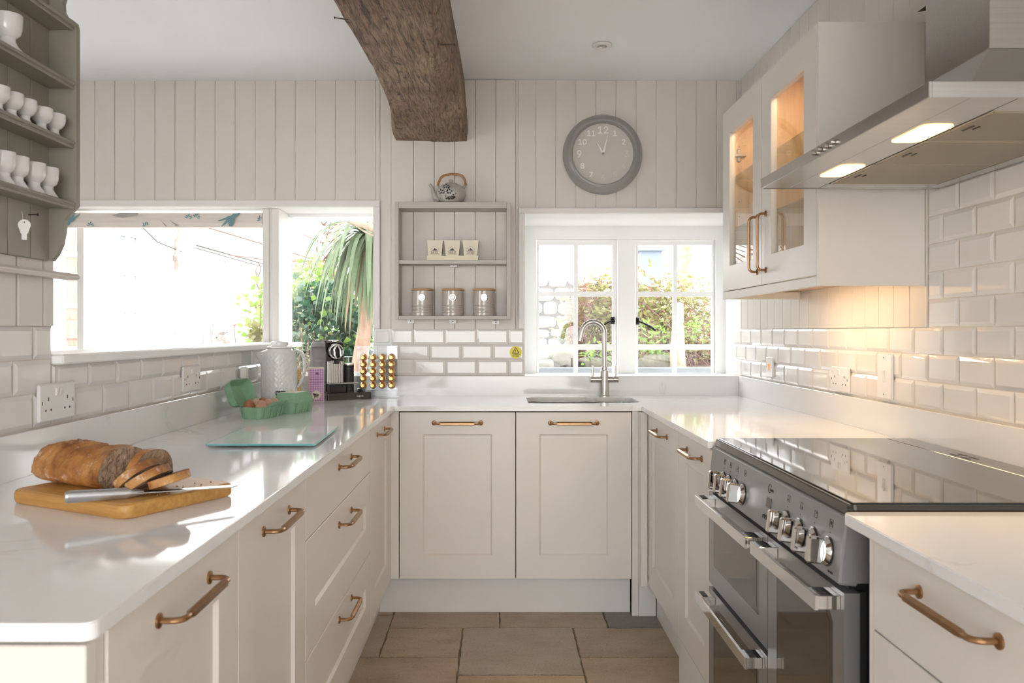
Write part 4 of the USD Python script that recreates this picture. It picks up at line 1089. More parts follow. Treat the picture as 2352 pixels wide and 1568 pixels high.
part(cl, 'hand_pin', turn(move(cyl(0.006, 0.014, 16, 0.001), 0, 0, 0.033)), 'clock_rim', smooth=30)

# ---------------------------------------------------------------- open shelf unit on the pier
su = thing('wall_shelf_unit', 'taupe open wall shelf with two levels between the windows', 'wall shelf', loc=(-0.223, 4.12, 1.28))
sy0, sy1 = 4.06, 4.190
part(su, 'side_panel', bx(-0.503, -0.485, sy0, sy1, 1.279, 1.8475, 0.001), 'wall_shelf_paint', world=True)
part(su, 'side_panel', bx(0.0375, 0.0565, sy0, sy1, 1.279, 1.8405, 0.001), 'wall_shelf_paint', world=True)
part(su, 'top_shelf', bx(-0.4845, 0.037, sy0 + 0.001, sy1, 1.817, 1.8465, 0.001), 'wall_shelf_paint', world=True)
part(su, 'shelf', bx(-0.4845, 0.037, sy0 + 0.002, sy1, 1.547, 1.5655, 0.001), 'wall_shelf_paint', world=True)
part(su, 'bottom_shelf', bx(-0.4845, 0.037, sy0 + 0.001, sy1, 1.279, 1.2955, 0.001), 'wall_shelf_paint', world=True)
for (px, py) in ((1042, 609), (944, 737), (1040.5, 738), (1139, 740)):
    q = at(px, py, 4.16)
    b = part(su, 'fixing_bracket', bx(q[0] - 0.017, q[0] + 0.017, 4.150, 4.1905, q[2] - 0.010, q[2] + 0.008, 0.001), 'white_paint', world=True)
    part(b, 'screw', rot(move(cyl(0.003, 0.002, 10), q[0], q[2], -4.1505), -PI / 2, EX) if False else xf(cyl(0.003, 0.002, 10), (q[0], 4.1505, q[2]), EX, EZ, -EY), 'nail_iron', world=True)

# teapot on top
tp_y = 4.115
s_ = tp_y / FPX
tpot = thing('teapot', 'grey stoneware teapot with blue berry sprig and a cane bail handle', 'teapot', loc=((1036 - VX) * s_, tp_y, 1.8475))
R = 0.0725
bodyp = [(0, 0), (0.048, 0), (0.052, 0.003), (0.064, 0.018), (R, 0.040), (0.0715, 0.058), (0.062, 0.076), (0.046, 0.088), (0.032, 0.0935)]
part(tpot, 'body', lathe(bodyp, 40), 'stoneware', smooth=50)
lid = part(tpot, 'lid', lathe([(0.034, 0.093), (0.030, 0.097), (0.012, 0.1005), (0.007, 0.102), (0.007, 0.106), (0.0105, 0.110), (0.0105, 0.114), (0.006, 0.116), (0, 0.114)], 28), 'stoneware', smooth=40)
sp = [(-0.055, 0, 0.022), (-0.075, 0, 0.030), (-0.086, 0, 0.055), (-0.092, 0, 0.078), (-0.105, 0, 0.094)]
part(tpot, 'spout', tube(sp, [0.019, 0.017, 0.011, 0.008, 0.0075], 14), 'stoneware', smooth=50)
hpth = [(-0.066, 0, 0.086), (-0.060, 0, 0.106), (-0.048, 0, 0.128), (-0.030, 0, 0.139), (0, 0, 0.143), (0.035, 0, 0.142), (0.055, 0, 0.134), (0.068, 0, 0.114), (0.073, 0, 0.088)]
part(tpot, 'handle', tube(hpth, 0.0055, 12), 'rattan', smooth=50, label='bent cane handle wound with cane strip')
wr_ = []
for t in np.linspace(1.3, 6.9, 26):
    i = int(t); f = t - i
    a = np.array(hpth[i]) * (1 - f) + np.array(hpth[i + 1]) * f
    d = np.array(hpth[i + 1]) - np.array(hpth[i]); d /= np.linalg.norm(d)
    wr_.append(tube([a - d * 0.0013, a + d * 0.0013], 0.0066, 10))
part(tpot, 'cane_binding', cat(*wr_), 'bamboo', smooth=False)
for s in (-1, 1):
    part(tpot, 'lug', cat(tube(arc((s * 0.066, 0, 0.080), 0.008, 0, PI, 8, EX, EZ), 0.003, 8), tube([(s * 0.058, 0, 0.068), (s * 0.068, 0, 0.086)], 0.0055, 8)), 'stoneware', smooth=40)
def on_pot(u, v, r, mat, parts):
    zz = v
    rr = np.interp(zz, [p[1] for p in bodyp], [p[0] for p in bodyp])
    y = -math.sqrt(max(rr * rr - u * u, 1e-6))
    n = np.array([u, y, (zz - 0.045) * 0.5]); n /= np.linalg.norm(n)
    sph = trimesh.creation.icosphere(1, r)
    sph.vertices = sph.vertices - np.outer(sph.vertices @ n, n) * 0.75
    sph.apply_translation((u, y, zz)); parts.append(sph)
berr, brn = [], []
for (px, py) in ((1026.5, 423), (1021.7, 426), (1030.7, 426), (1023, 430.3), (1027.6, 429.6), (1014, 434), (1010, 438), (1017.6, 437), (1012, 442.5), (1015.6, 441.5), (1034.5, 435), (1029.5, 438), (1039, 439), (1031, 443), (1036, 443), (1032, 430.5), (1020, 442.5)):
    on_pot((px - 1036) * s_, (461.5 - py) * s_, 0.0042, 'navy', berr)
for (px, py, r) in ((1027, 454, .005), (1033, 453.5, .009), (1040, 452.5, .010), (1045, 451.5, .006), (1043, 446.5, .004), (1048.5, 443.5, .0025)):
    on_pot((px - 1036) * s_, (461.5 - py) * s_, r, 'brown', brn)
for a, b in (((1019, 428), (1026, 451)), ((1035.5, 427), (1026.5, 440))):
    for t in np.linspace(0, 1, 14):
        on_pot((a[0] * (1 - t) + b[0] * t - 1036) * s_, (461.5 - a[1] * (1 - t) - b[1] * t) * s_, 0.0020, 'brown', brn)
part(tpot, 'painted_berries', cat(*berr), 'navy_glaze', smooth=True)
part(tpot, 'painted_branch', cat(*brn), 'brown_glaze', smooth=True)

# herb pots on a tray
ty = 4.098
tray_x0, tray_x1 = (979.5 - VX) / FPX * 4.075, (1099 - VX) / FPX * 4.075
tr = thing('herb_tray', 'long cream tray under the three herb pots on the middle shelf', 'tray', loc=(-0.226, ty, 1.5655))
tm = trimesh.Trimesh(np.array([(x * (1 - 0.02 * k), y * (1 - 0.04 * k), z) for k, z in ((1, 0.0), (0, 0.022)) for x, y in ((tray_x0 + 0.226, -0.028), (tray_x1 + 0.226, -0.028), (tray_x1 + 0.226, 0.03), (tray_x0 + 0.226, 0.03))]), np.array([(0, 1, 5), (0, 5, 4), (1, 2, 6), (1, 6, 5), (2, 3, 7), (2, 7, 6), (3, 0, 4), (3, 4, 7), (2, 1, 0), (3, 2, 0)]), process=False)
part(tr, 'tray', cat(tm, bx(tray_x0 + 0.230, tray_x1 + 0.222, -0.026, 0.028, 0.002, 0.006), *[bx(a, b, c, d, 0.018, 0.022) for a, b, c, d in ((tray_x0 + 0.226, tray_x1 + 0.226, -0.028, -0.025), (tray_x0 + 0.226, tray_x1 + 0.226, 0.027, 0.030))]), 'pot_cream')
def herb_pot(px, word, label):
    x = (px - VX) / FPX * 4.08
    t = thing('herb_pot', label, 'herb pot', loc=(x, ty, 1.5716), group='cream herb pots')
    a, b, h = 0.0305, 0.0385, 0.0905
    def frustum(a, b, z0, z1):
        return np.array([(-a, -a * 0.8, z0), (a, -a * 0.8, z0), (a, a * 0.8, z0), (-a, a * 0.8, z0)]), np.array([(-b, -b * 0.8, z1), (b, -b * 0.8, z1), (b, b * 0.8, z1), (-b, b * 0.8, z1)])
    o0, o1 = frustum(a, b, 0, h)
    i1, i0 = frustum(b - 0.004, a - 0.002, h, 0.02)
    part(t, 'pot', cat(grid(np.stack([o0, o1, i1, i0]), close_u=True), bx(-a, a, -a * 0.8, a * 0.8, 0.0005, 0.02)), 'pot_cream')
    yf = lambda z: -(a + (b - a) * z / h) * 0.8 - 0.0004
    tilt = math.atan2((b - a) * 0.8, h)
    place = lambda m, z: move(rot(m, tilt, EX), 0, yf(z), z)
    part(t, 'lettering', place(text(word, 0.0095, 0.0006, width=0.036), 0.0305), 'print_black')
    bars = cat(xf(prism(sbox(-0.023, -0.0005, 0.023, 0.0005), 0.0006), (0, 0, 0.0065), EX, EZ, -EY), xf(prism(sbox(-0.023, -0.0005, 0.023, 0.0005), 0.0006), (0, 0, -0.0065), EX, EZ, -EY))
    part(t, 'rule', place(bars, 0.0305), 'print_black')
    hill = Polygon([(-0.015, 0), (-0.009, 0.006), (-0.006, 0.004), (-0.001, 0.0135), (0.004, 0.006), (0.007, 0.007), (0.010, 0.002), (0.015, 0)])
    dots = unary_union([Point(0.0200 * math.cos(q), 0.0005 + 0.0185 * math.sin(q)).buffer(0.0009, 3) for q in np.linspace(0.12 * PI, 0.88 * PI, 15) if abs(q - PI / 2) > 0.12])
    part(t, 'emblem', place(xf(prism(unary_union([hill, dots]), 0.0006), (0, 0, 0), EX, EZ, -EY), 0.0405), 'print_black')
herb_pot(999.5, 'BASIL', 'cream square herb pot lettered BASIL')
herb_pot(1039, 'PARSLEY', 'cream square herb pot lettered PARSLEY')
herb_pot(1081, 'CHIVES', 'cream square herb pot lettered CHIVES')

# three canisters
def canister(px, label):
    t = thing('storage_canister', label, 'canister', loc=((px - VX) / FPX * 4.12, 4.125, 1.2955), group='taupe storage canisters')
    ribs = [(0.0505, 0.012 + 0.006 * i + d) for i in range(6) for d in (0,)]
    pr = [(0, 0), (0.050, 0), (0.0525, 0.003)]
    for i in range(6):
        z = 0.016 + 0.0068 * i
        pr += [(0.0525, z), (0.0536, z + 0.0017), (0.0525, z + 0.0034)]
    pr += [(0.0525, 0.122), (0.051, 0.1245), (0, 0.1245)]
    part(t, 'tin', lathe(pr, 44), 'canister_enamel', smooth=30)
    part(t, 'lid', lathe([(0, 0.1245), (0.0525, 0.1245), (0.0555, 0.1262), (0.0562, 0.129), (0.0550, 0.1335), (0.052, 0.1345), (0, 0.1345)], 44), 'bamboo', smooth=30, label='pale wooden lid')
    return t
for px, em, lab in ((970.5, 'a', 'taupe tin canister with wooden lid, left of the three'), (1040.5, 'b', 'taupe tin canister with a darker ringed badge, between the other two'), (1112, 'c', 'taupe tin canister with wooden lid, right of the three')):
    t = canister(px, lab)
    disc = [lathe([(0, 0.0018), (0.0165, 0.0018), (0.018, 0.0)], 24)]
    o = np.array([0.0, -0.0527, 0.090])
    part(t, 'badge', xf(disc[0], o + [0, 0.0005, 0], EX, EZ, -EY), 'label_silver', smooth=30)
    if em == 'b':
        part(t, 'badge_ring', xf(lathe([(0.008, 0.0020), (0.0125, 0.0024), (0.0125, 0.0015)], 20), o, EX, EZ, -EY), 'canister_enamel')
    else:
        part(t, 'badge_studs', cat(*[xf(move(cyl(0.0014, 0.001, 8), sx * 0.0125, 0, 0.0015), o, EX, EZ, -EY) for sx in (-1, 1)]), 'gap_dark')

# ---------------------------------------------------------------- caution sticker
cs = at(1184.5, 809, 4.193)
st = thing('caution_sticker', 'round yellow caution sticker on the white tiles', 'sticker', loc=(cs[0], 4.1945, cs[2]))
F_ = lambda pol, d, h=0.0006: xf(prism(pol, h), (0, -d, 0), EX, EZ, -EY)
part(st, 'disc', F_(Point(0, 0).buffer(0.0305, 16), 0.0, 0.0009), 'caution_yellow')
tri = Polygon([(0, 0.0245), (-0.0165, -0.0035), (0.0165, -0.0035)])
part(st, 'warning_mark', cat(F_(tri.buffer(0.0012).difference(tri.buffer(-0.0018)), 0.0010), F_(unary_union([Polygon([(-0.0016, 0.0145), (0.0016, 0.0145), (0.0006, 0.0045), (-0.0006, 0.0045)]), Point(0, 0.0018).buffer(0.0012)]), 0.0010)), 'print_black')
part(st, 'lettering', cat(move(text('Caution', 0.0078, 0.0006, width=0.036), 0, -0.0013, -0.0105), move(text('Hot water', 0.0046, 0.0006, bold=True, width=0.032), 0, -0.0013, -0.0185)), 'print_black')

# ---------------------------------------------------------------- sockets and switches
def plate(name, label, fr, u, v, w, h, kind):
    c = fr.O + fr.U * u
    t = thing(name, label, 'socket' if 'socket' in name else 'switch', loc=(c[0], c[1], v), group=None)
    sg = lambda m: fr.put(move(m, u, v, 0))
    part(t, 'plate', sg(bx(-w / 2, w / 2, -h / 2, h / 2, 0, 0.009, 0.0035)), 'white_plastic', world=True)
    rk = lambda x, z, a=0.0095, b=0.015: cat(bx(x - a / 2, x + a / 2, z - b / 2, z + b / 2, 0.008, 0.0105, 0.0008), rot(bx(x - a / 2 + 0.001, x + a / 2 - 0.001, z - b / 2 + 0.001, z + b / 2 - 0.001, 0.009, 0.0130, 0.0008), 0.14, EX, (x, z, 0.0105)))
    if kind == 'double':
        holes = []
        for s in (-1, 1):
            part(t, 'rocker_switch', sg(rk(s * 0.0075, h * 0.27, 0.011, 0.020)), 'white_plastic', world=True)
            x = s * w * 0.265
            holes += [bx(x - 0.0022, x + 0.0022, 0.004, 0.0125, 0.0075, 0.00925), bx(x - 0.0145, x - 0.0085, -0.0195, -0.015, 0.0075, 0.00925), bx(x + 0.0085, x + 0.0145, -0.0195, -0.015, 0.0075, 0.00925)]
        for s in (-1, 1):
            holes.append(bx(s * w * 0.43 - 0.0018, s * w * 0.43 + 0.0018, -0.004, 0.004, 0.0075, 0.00925))
        part(t, 'pin_holes', sg(cat(*holes)), 'hole_dark', world=True)
    elif kind == 'neon':
        part(t, 'rocker_switch', sg(rk(0, 0.0, 0.013, 0.030)), 'neon_orange', world=True, label='orange neon rocker')
        part(t, 'screw', sg(cat(*[move(cyl(0.002, 0.0014, 8), s * w * 0.36, 0, 0.0082) for s in (-1, 1)])), 'hole_dark', world=True)
    else:
        part(t, 'rocker_switch', sg(rk(0, 0.0, 0.016, 0.036)), 'white_plastic', world=True)
        part(t, 'screw', sg(cat(*[move(cyl(0.0026, 0.0014, 8), 0, s * h * 0.40, 0.0082) for s in (-1, 1)])), 'hole_dark', world=True)
    return t
FL = Front((XL, 0, 0), EY, EX)
FR = Front((XR, 0, 0), EY, -EX)
plate('wall_socket', 'white double wall socket at the left edge, over the bread', FL, 1.990, 1.0545, 0.160, 0.088, 'double')
plate('wall_socket', 'white double wall socket on the left tiles behind the egg boxes', FL, 2.862, 1.060, 0.158, 0.088, 'double')
plate('wall_switch', 'white wall switch with an orange rocker, near the right window', FR, 3.725, 1.062, 0.092, 0.088, 'neon')
plate('wall_socket', 'white double wall socket on the right tiles under the wall cabinet', FR, 2.955, 1.052, 0.155, 0.088, 'double')
plate('wall_switch', 'tall white cooker switch on the right tiles', FR, 2.612, 1.0815, 0.098, 0.142, 'tall')

# ---------------------------------------------------------------- painted rack of egg cups on the left wall
RX0, RX1, RY = XL + 0.001, -0.983, 1.950
rk_ = thing('plate_rack', 'dark grey-green painted wall rack with moulded shelves', 'wall rack', loc=(-1.02, 1.6, 1.38))
prof = [(0, 1.386), (0.014, 1.384), (0.026, 1.400), (0.036, 1.422), (0.041, 1.45), (0.044, 1.478), (0.052, 1.492), (0.068, 1.507), (0.0715, 1.512), (0.0715, 1.925), (0.069, 1.938), (0.060, 1.945), (0.047, 1.953), (0.040, 1.966), (0.039, 1.985), (0.046, 2.005), (0.052, 2.03), (0.048, 2.07), (0.03, 2.11), (0, 2.13)]
for yy in (RY, 1.22):
    part(rk_, 'side_panel', xf(prism(Polygon(prof), 0.016), (RX0, yy, 0), EX, EZ, EY), 'rack_paint', world=True)
for a, b in ((1.236, 1.345), (1.3475, 1.455), (1.4575, 1.565), (1.5675, 1.675), (1.6775, 1.785), (1.7875, 1.8725), (1.875, 1.9495)):
    part(rk_, 'back_board', bx(RX0, RX0 + 0.008, a, b, 1.384, 2.06, 0.0015), 'rack_paint', world=True)
for zt_ in (1.9335, 1.7975, 1.6605, 1.5195):
    s = part(rk_, 'shelf', bx(RX0 + 0.008, RX1 - 0.004, 1.236, RY, zt_ - 0.014, zt_, 0.0005), 'rack_paint', world=True)
    part(rk_, 'shelf_moulding', cat(bx(RX1 - 0.008, RX1 + 0.001, 1.236, RY, zt_ - 0.0075, zt_ - 0.0005, 0.003), bx(RX1 - 0.010, RX1 - 0.002, 1.236, RY, zt_ - 0.0165, zt_ - 0.009, 0.003)), 'rack_paint', world=True)
for (px, py) in ((55, 493), (105, 506)):
    yy = 1.055 * FPX / (VX - px)
    q = at(px, py, yy)
    part(rk_, 'nail', cat(tube([q, q + [0.030, 0, 0.0005]], 0.0014, 6), xf(cyl(0.0032, 0.0018, 8), q + [0.030, 0, 0], EY, EZ, EX)), 'nail_iron', world=True)
kq = at(52, 510, 1.83)
ky = 1.027 * FPX / (VX - 52)
kt = thing('key_tag', 'small white key hanging from a nail under the rack', 'key', loc=(-1.026, ky, at(52, 508, ky)[2]))
kp = unary_union([affinity.scale(Point(0, 0).buffer(0.0115), 1.0, 0.95), Polygon([(-0.0115, 0.0), (0.0115, 0.0), (0.006, -0.018), (-0.006, -0.018)]), sbox(-0.0042, -0.031, 0.0042, -0.016)]).buffer(0.001).difference(Point(0, 0.006).buffer(0.0016))
part(kt, 'key', xf(prism(kp, 0.002), (0.003, 0, -0.008), (0.97, 0.25, 0), EZ, (0.25, -0.97, 0)), 'white_plastic')
part(kt, 'string', tube([(0, 0, -0.004), (-0.001, 0, 0.012), (-0.003, 0, 0.0215)], 0.0006, 5), 'cream_card')

def eggcup_profile(h, r):
    return [(0, 0), (r * 0.80, 0), (r * 0.82, 0.002), (r * 0.55, 0.006), (r * 0.42, h * 0.22), (r * 0.44, h * 0.34), (r * 0.72, h * 0.44), (r * 0.93, h * 0.60), (r, h * 0.78), (r * 0.985, h * 0.985), (r * 0.95, h), (r * 0.90, h * 0.985), (r * 0.90, h * 0.7), (r * 0.6, h * 0.48), (0, h * 0.42)]
XCUP = -1.012
cup_a = thing('egg_cup', 'short white china egg cup nearest the rack end on the middle shelf', 'egg cup', loc=(XCUP, 1.9095, 1.6605), group='white egg cups on the middle rack shelf')
part(cup_a, 'cup', lathe(eggcup_profile(0.053, 0.0245), 32), 'china_white', smooth=40)
words = ['second', 'third', 'fourth', 'fifth', 'sixth']
for i, xr in enumerate((131, 94.8, 64.7, 34)):
    dup(cup_a, (XCUP, 0.988 * FPX / (VX - xr) - 0.021, 1.6605), 0.7 * i, label=f'short white china egg cup, {words[i]} from the rack end on the middle shelf')
def egg2(h, r):
    return [(0, 0), (r * 0.98, 0), (r * 0.98, 0.002), (r * 0.74, 0.010), (r * 0.56, h * 0.26), (r * 0.55, h * 0.36), (r * 0.85, h * 0.46), (r * 0.97, h * 0.60), (r, h * 0.86), (r * 1.03, h * 0.90), (r * 1.0, h), (r * 0.92, h * 0.985), (r * 0.90, h * 0.7), (r * 0.6, h * 0.48), (0, h * 0.42)]
cup_b = thing('egg_cup', 'tall footed white egg cup nearest the rack end on the lowest shelf', 'egg cup', loc=(XCUP, 1.8785, 1.5195), group='white egg cups on the lowest rack shelf')
part(cup_b, 'cup', lathe(egg2(0.066, 0.0245), 32), 'china_white', smooth=40)
for i, xr in enumerate((114, 76.6, 47, 3)):
    dup(cup_b, (XCUP, 0.988 * FPX / (VX - xr) - 0.021, 1.5195), 0.6 * i, label=f'tall footed white egg cup, {words[i]} from the rack end on the lowest shelf')
cup_c = thing('egg_cup', 'large white china cup alone on the upper rack shelf', 'egg cup', loc=(-1.013, 1.730, 1.7975))
part(cup_c, 'cup', lathe(egg2(0.074, 0.0285), 32), 'china_white', smooth=40)

# ---------------------------------------------------------------- on the left worktop
ZW = 0.9002
# glass worktop saver
gs = thing('glass_worktop_saver', 'frosted glass worktop saver with blue-green edges on the left worktop', 'chopping board', loc=(-0.66, 2.53, ZW))
gp = Polygon([tuple(at(*p, y)[:2]) for p, y in (((471, 1024), 2.31), ((723, 1024.5), 2.31), ((777, 982.5), 2.745), ((567, 981), 2.745))])
gp = gp.buffer(-0.006).buffer(0.006, quad_segs=4)
part(gs, 'glass', cat(move(prism(gp.buffer(-0.0015), 0.0045), 0, 0, ZW + 0.0055)), 'saver_glass', world=True)
part(gs, 'edge', move(prism(gp.difference(gp.buffer(-0.0016)), 0.0045), 0, 0, ZW + 0.0052), 'saver_edge', world=True)
for (x, y) in ((-0.77, 2.35), (-0.535, 2.35), (-0.78, 2.70), (-0.56, 2.70)):
    part(gs, 'foot', move(cyl(0.007, 0.0055, 12, 0.001), x, y, ZW), 'acrylic', world=True, smooth=30)

# bread board
Lc, Fc, Rc = np.array([-0.9145, 1.566]), np.array([-0.632, 1.415]), np.array([-0.5076, 1.6365])
a_ = (Fc - Lc) / np.linalg.norm(Fc - Lc); b_ = np.array([-a_[1], a_[0]])
LA, LB = np.linalg.norm(Fc - Lc), np.linalg.norm(Rc - Fc)
rzb = math.atan2(a_[1], a_[0])
bb = thing('bread_board', 'thick golden wooden bread board with rounded edges', 'bread board', loc=(Lc[0], Lc[1], ZW), rz=rzb)
bp = rrect(0, 0, LA, LB, 0.022, 5)
lay = [(-0.006, 0.0), (-0.0015, 0.003), (0.0, 0.008), (0.0, 0.0185), (-0.0015, 0.0235), (-0.006, 0.0265)]
rings = []
for o, z in lay:
    e = rrect(-o, -o, LA + o, LB + o, 0.022, 5)
    c = np.array(e.exterior.coords)[:-1]
    rings.append(np.c_[c, np.full(len(c), z)])
n_ = min(len(r) for r in rings)
bmesh = grid(np.stack([r[:n_] for r in rings]), close_u=True)
top = prism(rrect(0.006, 0.006, LA - 0.006, LB - 0.006, 0.02, 5), 0.0006)
part(bb, 'timber', cat(bmesh, move(top, 0, 0, 0.0259)), 'board_wood', smooth=35)
ZB = 0.0266
def wp(s, b, z=0.0):
    """Board coordinates (along, across, up) to the place."""
    p = Lc + a_ * s + b_ * b
    return np.array([p[0], p[1], ZW + z])
crumbs = [trimesh.creation.icosphere(0, r).apply_translation((x, y, ZB + r * 0.4)) for x, y, r in np.c_[rng.uniform(0.26, LA - 0.02, 26), rng.uniform(0.06, LB - 0.02, 26), rng.uniform(0.0007, 0.0019, 26)]]
solo('bread_crumbs', xf(cat(*crumbs), (Lc[0], Lc[1], ZW), (*a_, 0), (*b_, 0), EZ), 'crust', 'scattered bread crumbs on the bread board beside the slices', 'crumbs', kind='stuff')

# loaf: cross-section in (across, up), swept along the board
def section(w, h, n=36, k=1.0):
    t = np.linspace(0, 2 * PI, n, endpoint=False)
    x, z = np.cos(t), np.sin(t)
    z = np.where(z > 0, z, z * 0.55)
    x = np.sign(x) * np.abs(x) ** 0.85
    p = np.c_[x * w / 2, z]
    p[:, 1] = (p[:, 1] - p[:, 1].min()); p[:, 1] *= h / p[:, 1].max()
    p[:, 1] = np.maximum(p[:, 1], 0.0)
    return p
LW, LH = 0.118, 0.074
def lump(P, amp, f, seed):
    c = P.mean(axis=tuple(range(P.ndim - 1)), keepdims=True)
    n = P - c; n /= np.linalg.norm(n, axis=-1, keepdims=True) + 1e-9
    return P + n * (amp * (meshkit.fbm(P * f, 4, seed) - 0.5))[..., None]
S0, S1 = -0.048, 0.192
ss = np.concatenate([S0 + 0.05 * (1 - np.cos(np.linspace(0, PI / 2, 14))), np.linspace(S0 + 0.054, S1, 44)])
rows = []
for s in ss:
    t = min(1.0, (s - S0) / 0.075)
    k = math.sqrt(max(1 - (1 - t) ** 2, 0.0))
    bump_ = 1 + 0.05 * math.sin((s - 0.02) * 46) * (s > 0.0)
    sec = section(LW * max(k, 0.02), LH * (0.25 + 0.75 * k) * (bump_ if k > 0.9 else 1))
    sec[:, 1] += (1 - k) * LH * 0.22
    rows.append(np.c_[np.full(len(sec), s), sec])
P = np.array(rows)
for sl in (-0.005, 0.045, 0.095, 0.140):                          # slashes across the top
    d = np.abs((P[..., 0] - sl) - 0.35 * P[..., 1])
    P[..., 2] -= 0.007 * np.exp(-(d / 0.007) ** 2) * np.clip((P[..., 2] - 0.03) / 0.03, 0, 1)
    P[..., 2] += 0.006 * np.exp(-((d - 0.014) / 0.007) ** 2) * np.clip((P[..., 2] - 0.03) / 0.03, 0, 1)
P2 = lump(P, 0.008, 55, 4)
P2[..., 2] = np.maximum(P2[..., 2], 0.0)
P2[-1] = P[-1]
lf = thing('bread_loaf', 'crusty brown loaf with floury slashes, cut end facing right', 'loaf of bread', loc=(Lc[0], Lc[1], ZW + ZB), rz=rzb)
OFF = np.array([0, 0.104, 0])
part(lf, 'crust', move(grid(P2, close_u=True), *OFF), 'crust', smooth=60)
def disc(sec, s, amp=0.0012, seed=1):
    """A crumb face: rings of the outline shrunk to its middle."""
    c = sec.mean(0)
    rr = [np.c_[np.full(len(sec), s), c + (sec - c) * k] for k in (1.0, 0.93, 0.8, 0.6, 0.4, 0.2, 0.02)]
    G = np.array(rr)
    G[1:, :, 0] += amp * (meshkit.fbm(G[1:] * 130, 3, seed) - 0.5) * 2
    return grid(G, close_u=True)
endsec = P[-1][:, 1:]
part(lf, 'crumb', move(disc(endsec, S1 + 0.0004), *OFF), 'crumb', smooth=60)
bu = []
for sl in (-0.005, 0.045, 0.095, 0.140):
    ii = [np.argmin(np.abs(P2[:, 0, 0] - (sl + 0.35 * y_))) for y_ in np.linspace(-0.045, 0.03, 12)]
    pa = []
    for i, y_ in zip(ii, np.linspace(-0.045, 0.03, 12)):
        ring_ = P2[i]; top_ = ring_[ring_[:, 2] > 0.02]
        if len(top_):
            pa.append(top_[np.argmin(np.abs(top_[:, 1] - y_))] + [0, 0, -0.0022])
    if len(pa) > 3:
        bu.append(tube(pa, np.r_[0.002, np.full(len(pa) - 2, 0.0055), 0.002], 8))
part(lf, 'burst_crust', move(cat(*bu), *OFF), 'crust_light', smooth=True)

def slice_at(s, across, z, tilt, yaw, th, label, scale=1.0, roll=0.0):
    sec = section(LW * 0.98 * scale, LH * 0.98 * scale, 36)
    c = wp(s, across, ZB + z)
    t = thing('bread_slice', label, 'slice of bread', loc=c, rz=rzb + yaw, group='bread slices on the board')
    G = np.array([np.c_[np.full(len(sec), x), sec] for x in np.linspace(0, th, 4)])
    G2 = lump(G, 0.004, 70, int(s * 1000)); G2[..., 0] = G[..., 0]
    G2[..., 2] = np.maximum(G2[..., 2], 0)
    rim, f0, f1 = grid(G2, close_u=True), disc(G2[0][:, 1:], -0.0003, seed=3), disc(G2[-1][:, 1:], th + 0.0003, seed=8)
    def tip(m):
        m = rot(m, roll, EX); return rot(m, tilt, EY, (th, 0, 0))
    part(t, 'crust', tip(rim), 'crust', smooth=60)
    part(t, 'crumb', tip(cat(f0, f1)), 'crumb', smooth=60)
slice_at(0.213, 0.128, 0.0, 0.10, 0.22, 0.016, 'bread slice still standing next to the cut end of the loaf')
slice_at(0.206, 0.086, 0.002, 0.80, 0.30, 0.015, 'bread slice leaning over, nearest the loaf of the fallen slices', 0.94)
slice_at(0.232, 0.083, 0.003, 0.98, 0.34, 0.015, 'bread slice leaning over, second of the fallen slices', 0.92)
slice_at(0.258, 0.100, 0.010, 1.28, 0.42, 0.014, 'bread slice lying almost flat at the right of the board', 0.86)

# bread knife
kA, kB = at(149, 1150, 1.418), at(547, 1109.5, 1.585)
kA[2] = ZW + ZB + 0.0135; kB[2] = ZW + ZB + 0.002
kd = kB - kA; kl = np.linalg.norm(kd); kd /= kl
kn = thing('bread_knife', 'steel bread knife with a grey metal handle lying across the board', 'knife', loc=kA)
side = np.cross(EZ, kd); side /= np.linalg.norm(side)
kup = np.cross(kd, side)
hn = []
for u, w, h in ((0.0, 0.0075, 0.0085), (0.004, 0.0095, 0.011), (0.05, 0.0085, 0.0100), (0.095, 0.0095, 0.0100), (0.110, 0.0085, 0.0072), (0.125, 0.0045, 0.004)):
    t = np.linspace(0, 2 * PI, 14, endpoint=False)
    hn.append(np.c_[np.full(14, u), w * np.cos(t), h * np.sin(t)])
hm = grid(np.array(hn), close_u=True)
capk = trimesh.Trimesh(np.vstack([hn[0], [[0, 0, 0]]]), [(i, 14, (i + 1) % 14) for i in range(14)], process=False)
part(kn, 'handle', xf(cat(hm, capk), (0, 0, 0), kd, side, kup), 'knife_handle', smooth=40, label='rounded grey metal handle')
bl_p = Polygon([(0.112, -0.010), (kl - 0.015, -0.012), (kl, 0.002), (kl - 0.01, 0.010), (0.112, 0.008)])
part(kn, 'blade', xf(move(prism(bl_p, 0.0016), 0, 0, -0.0008), (0, 0, 0), kd, side, kup), 'blade_steel')

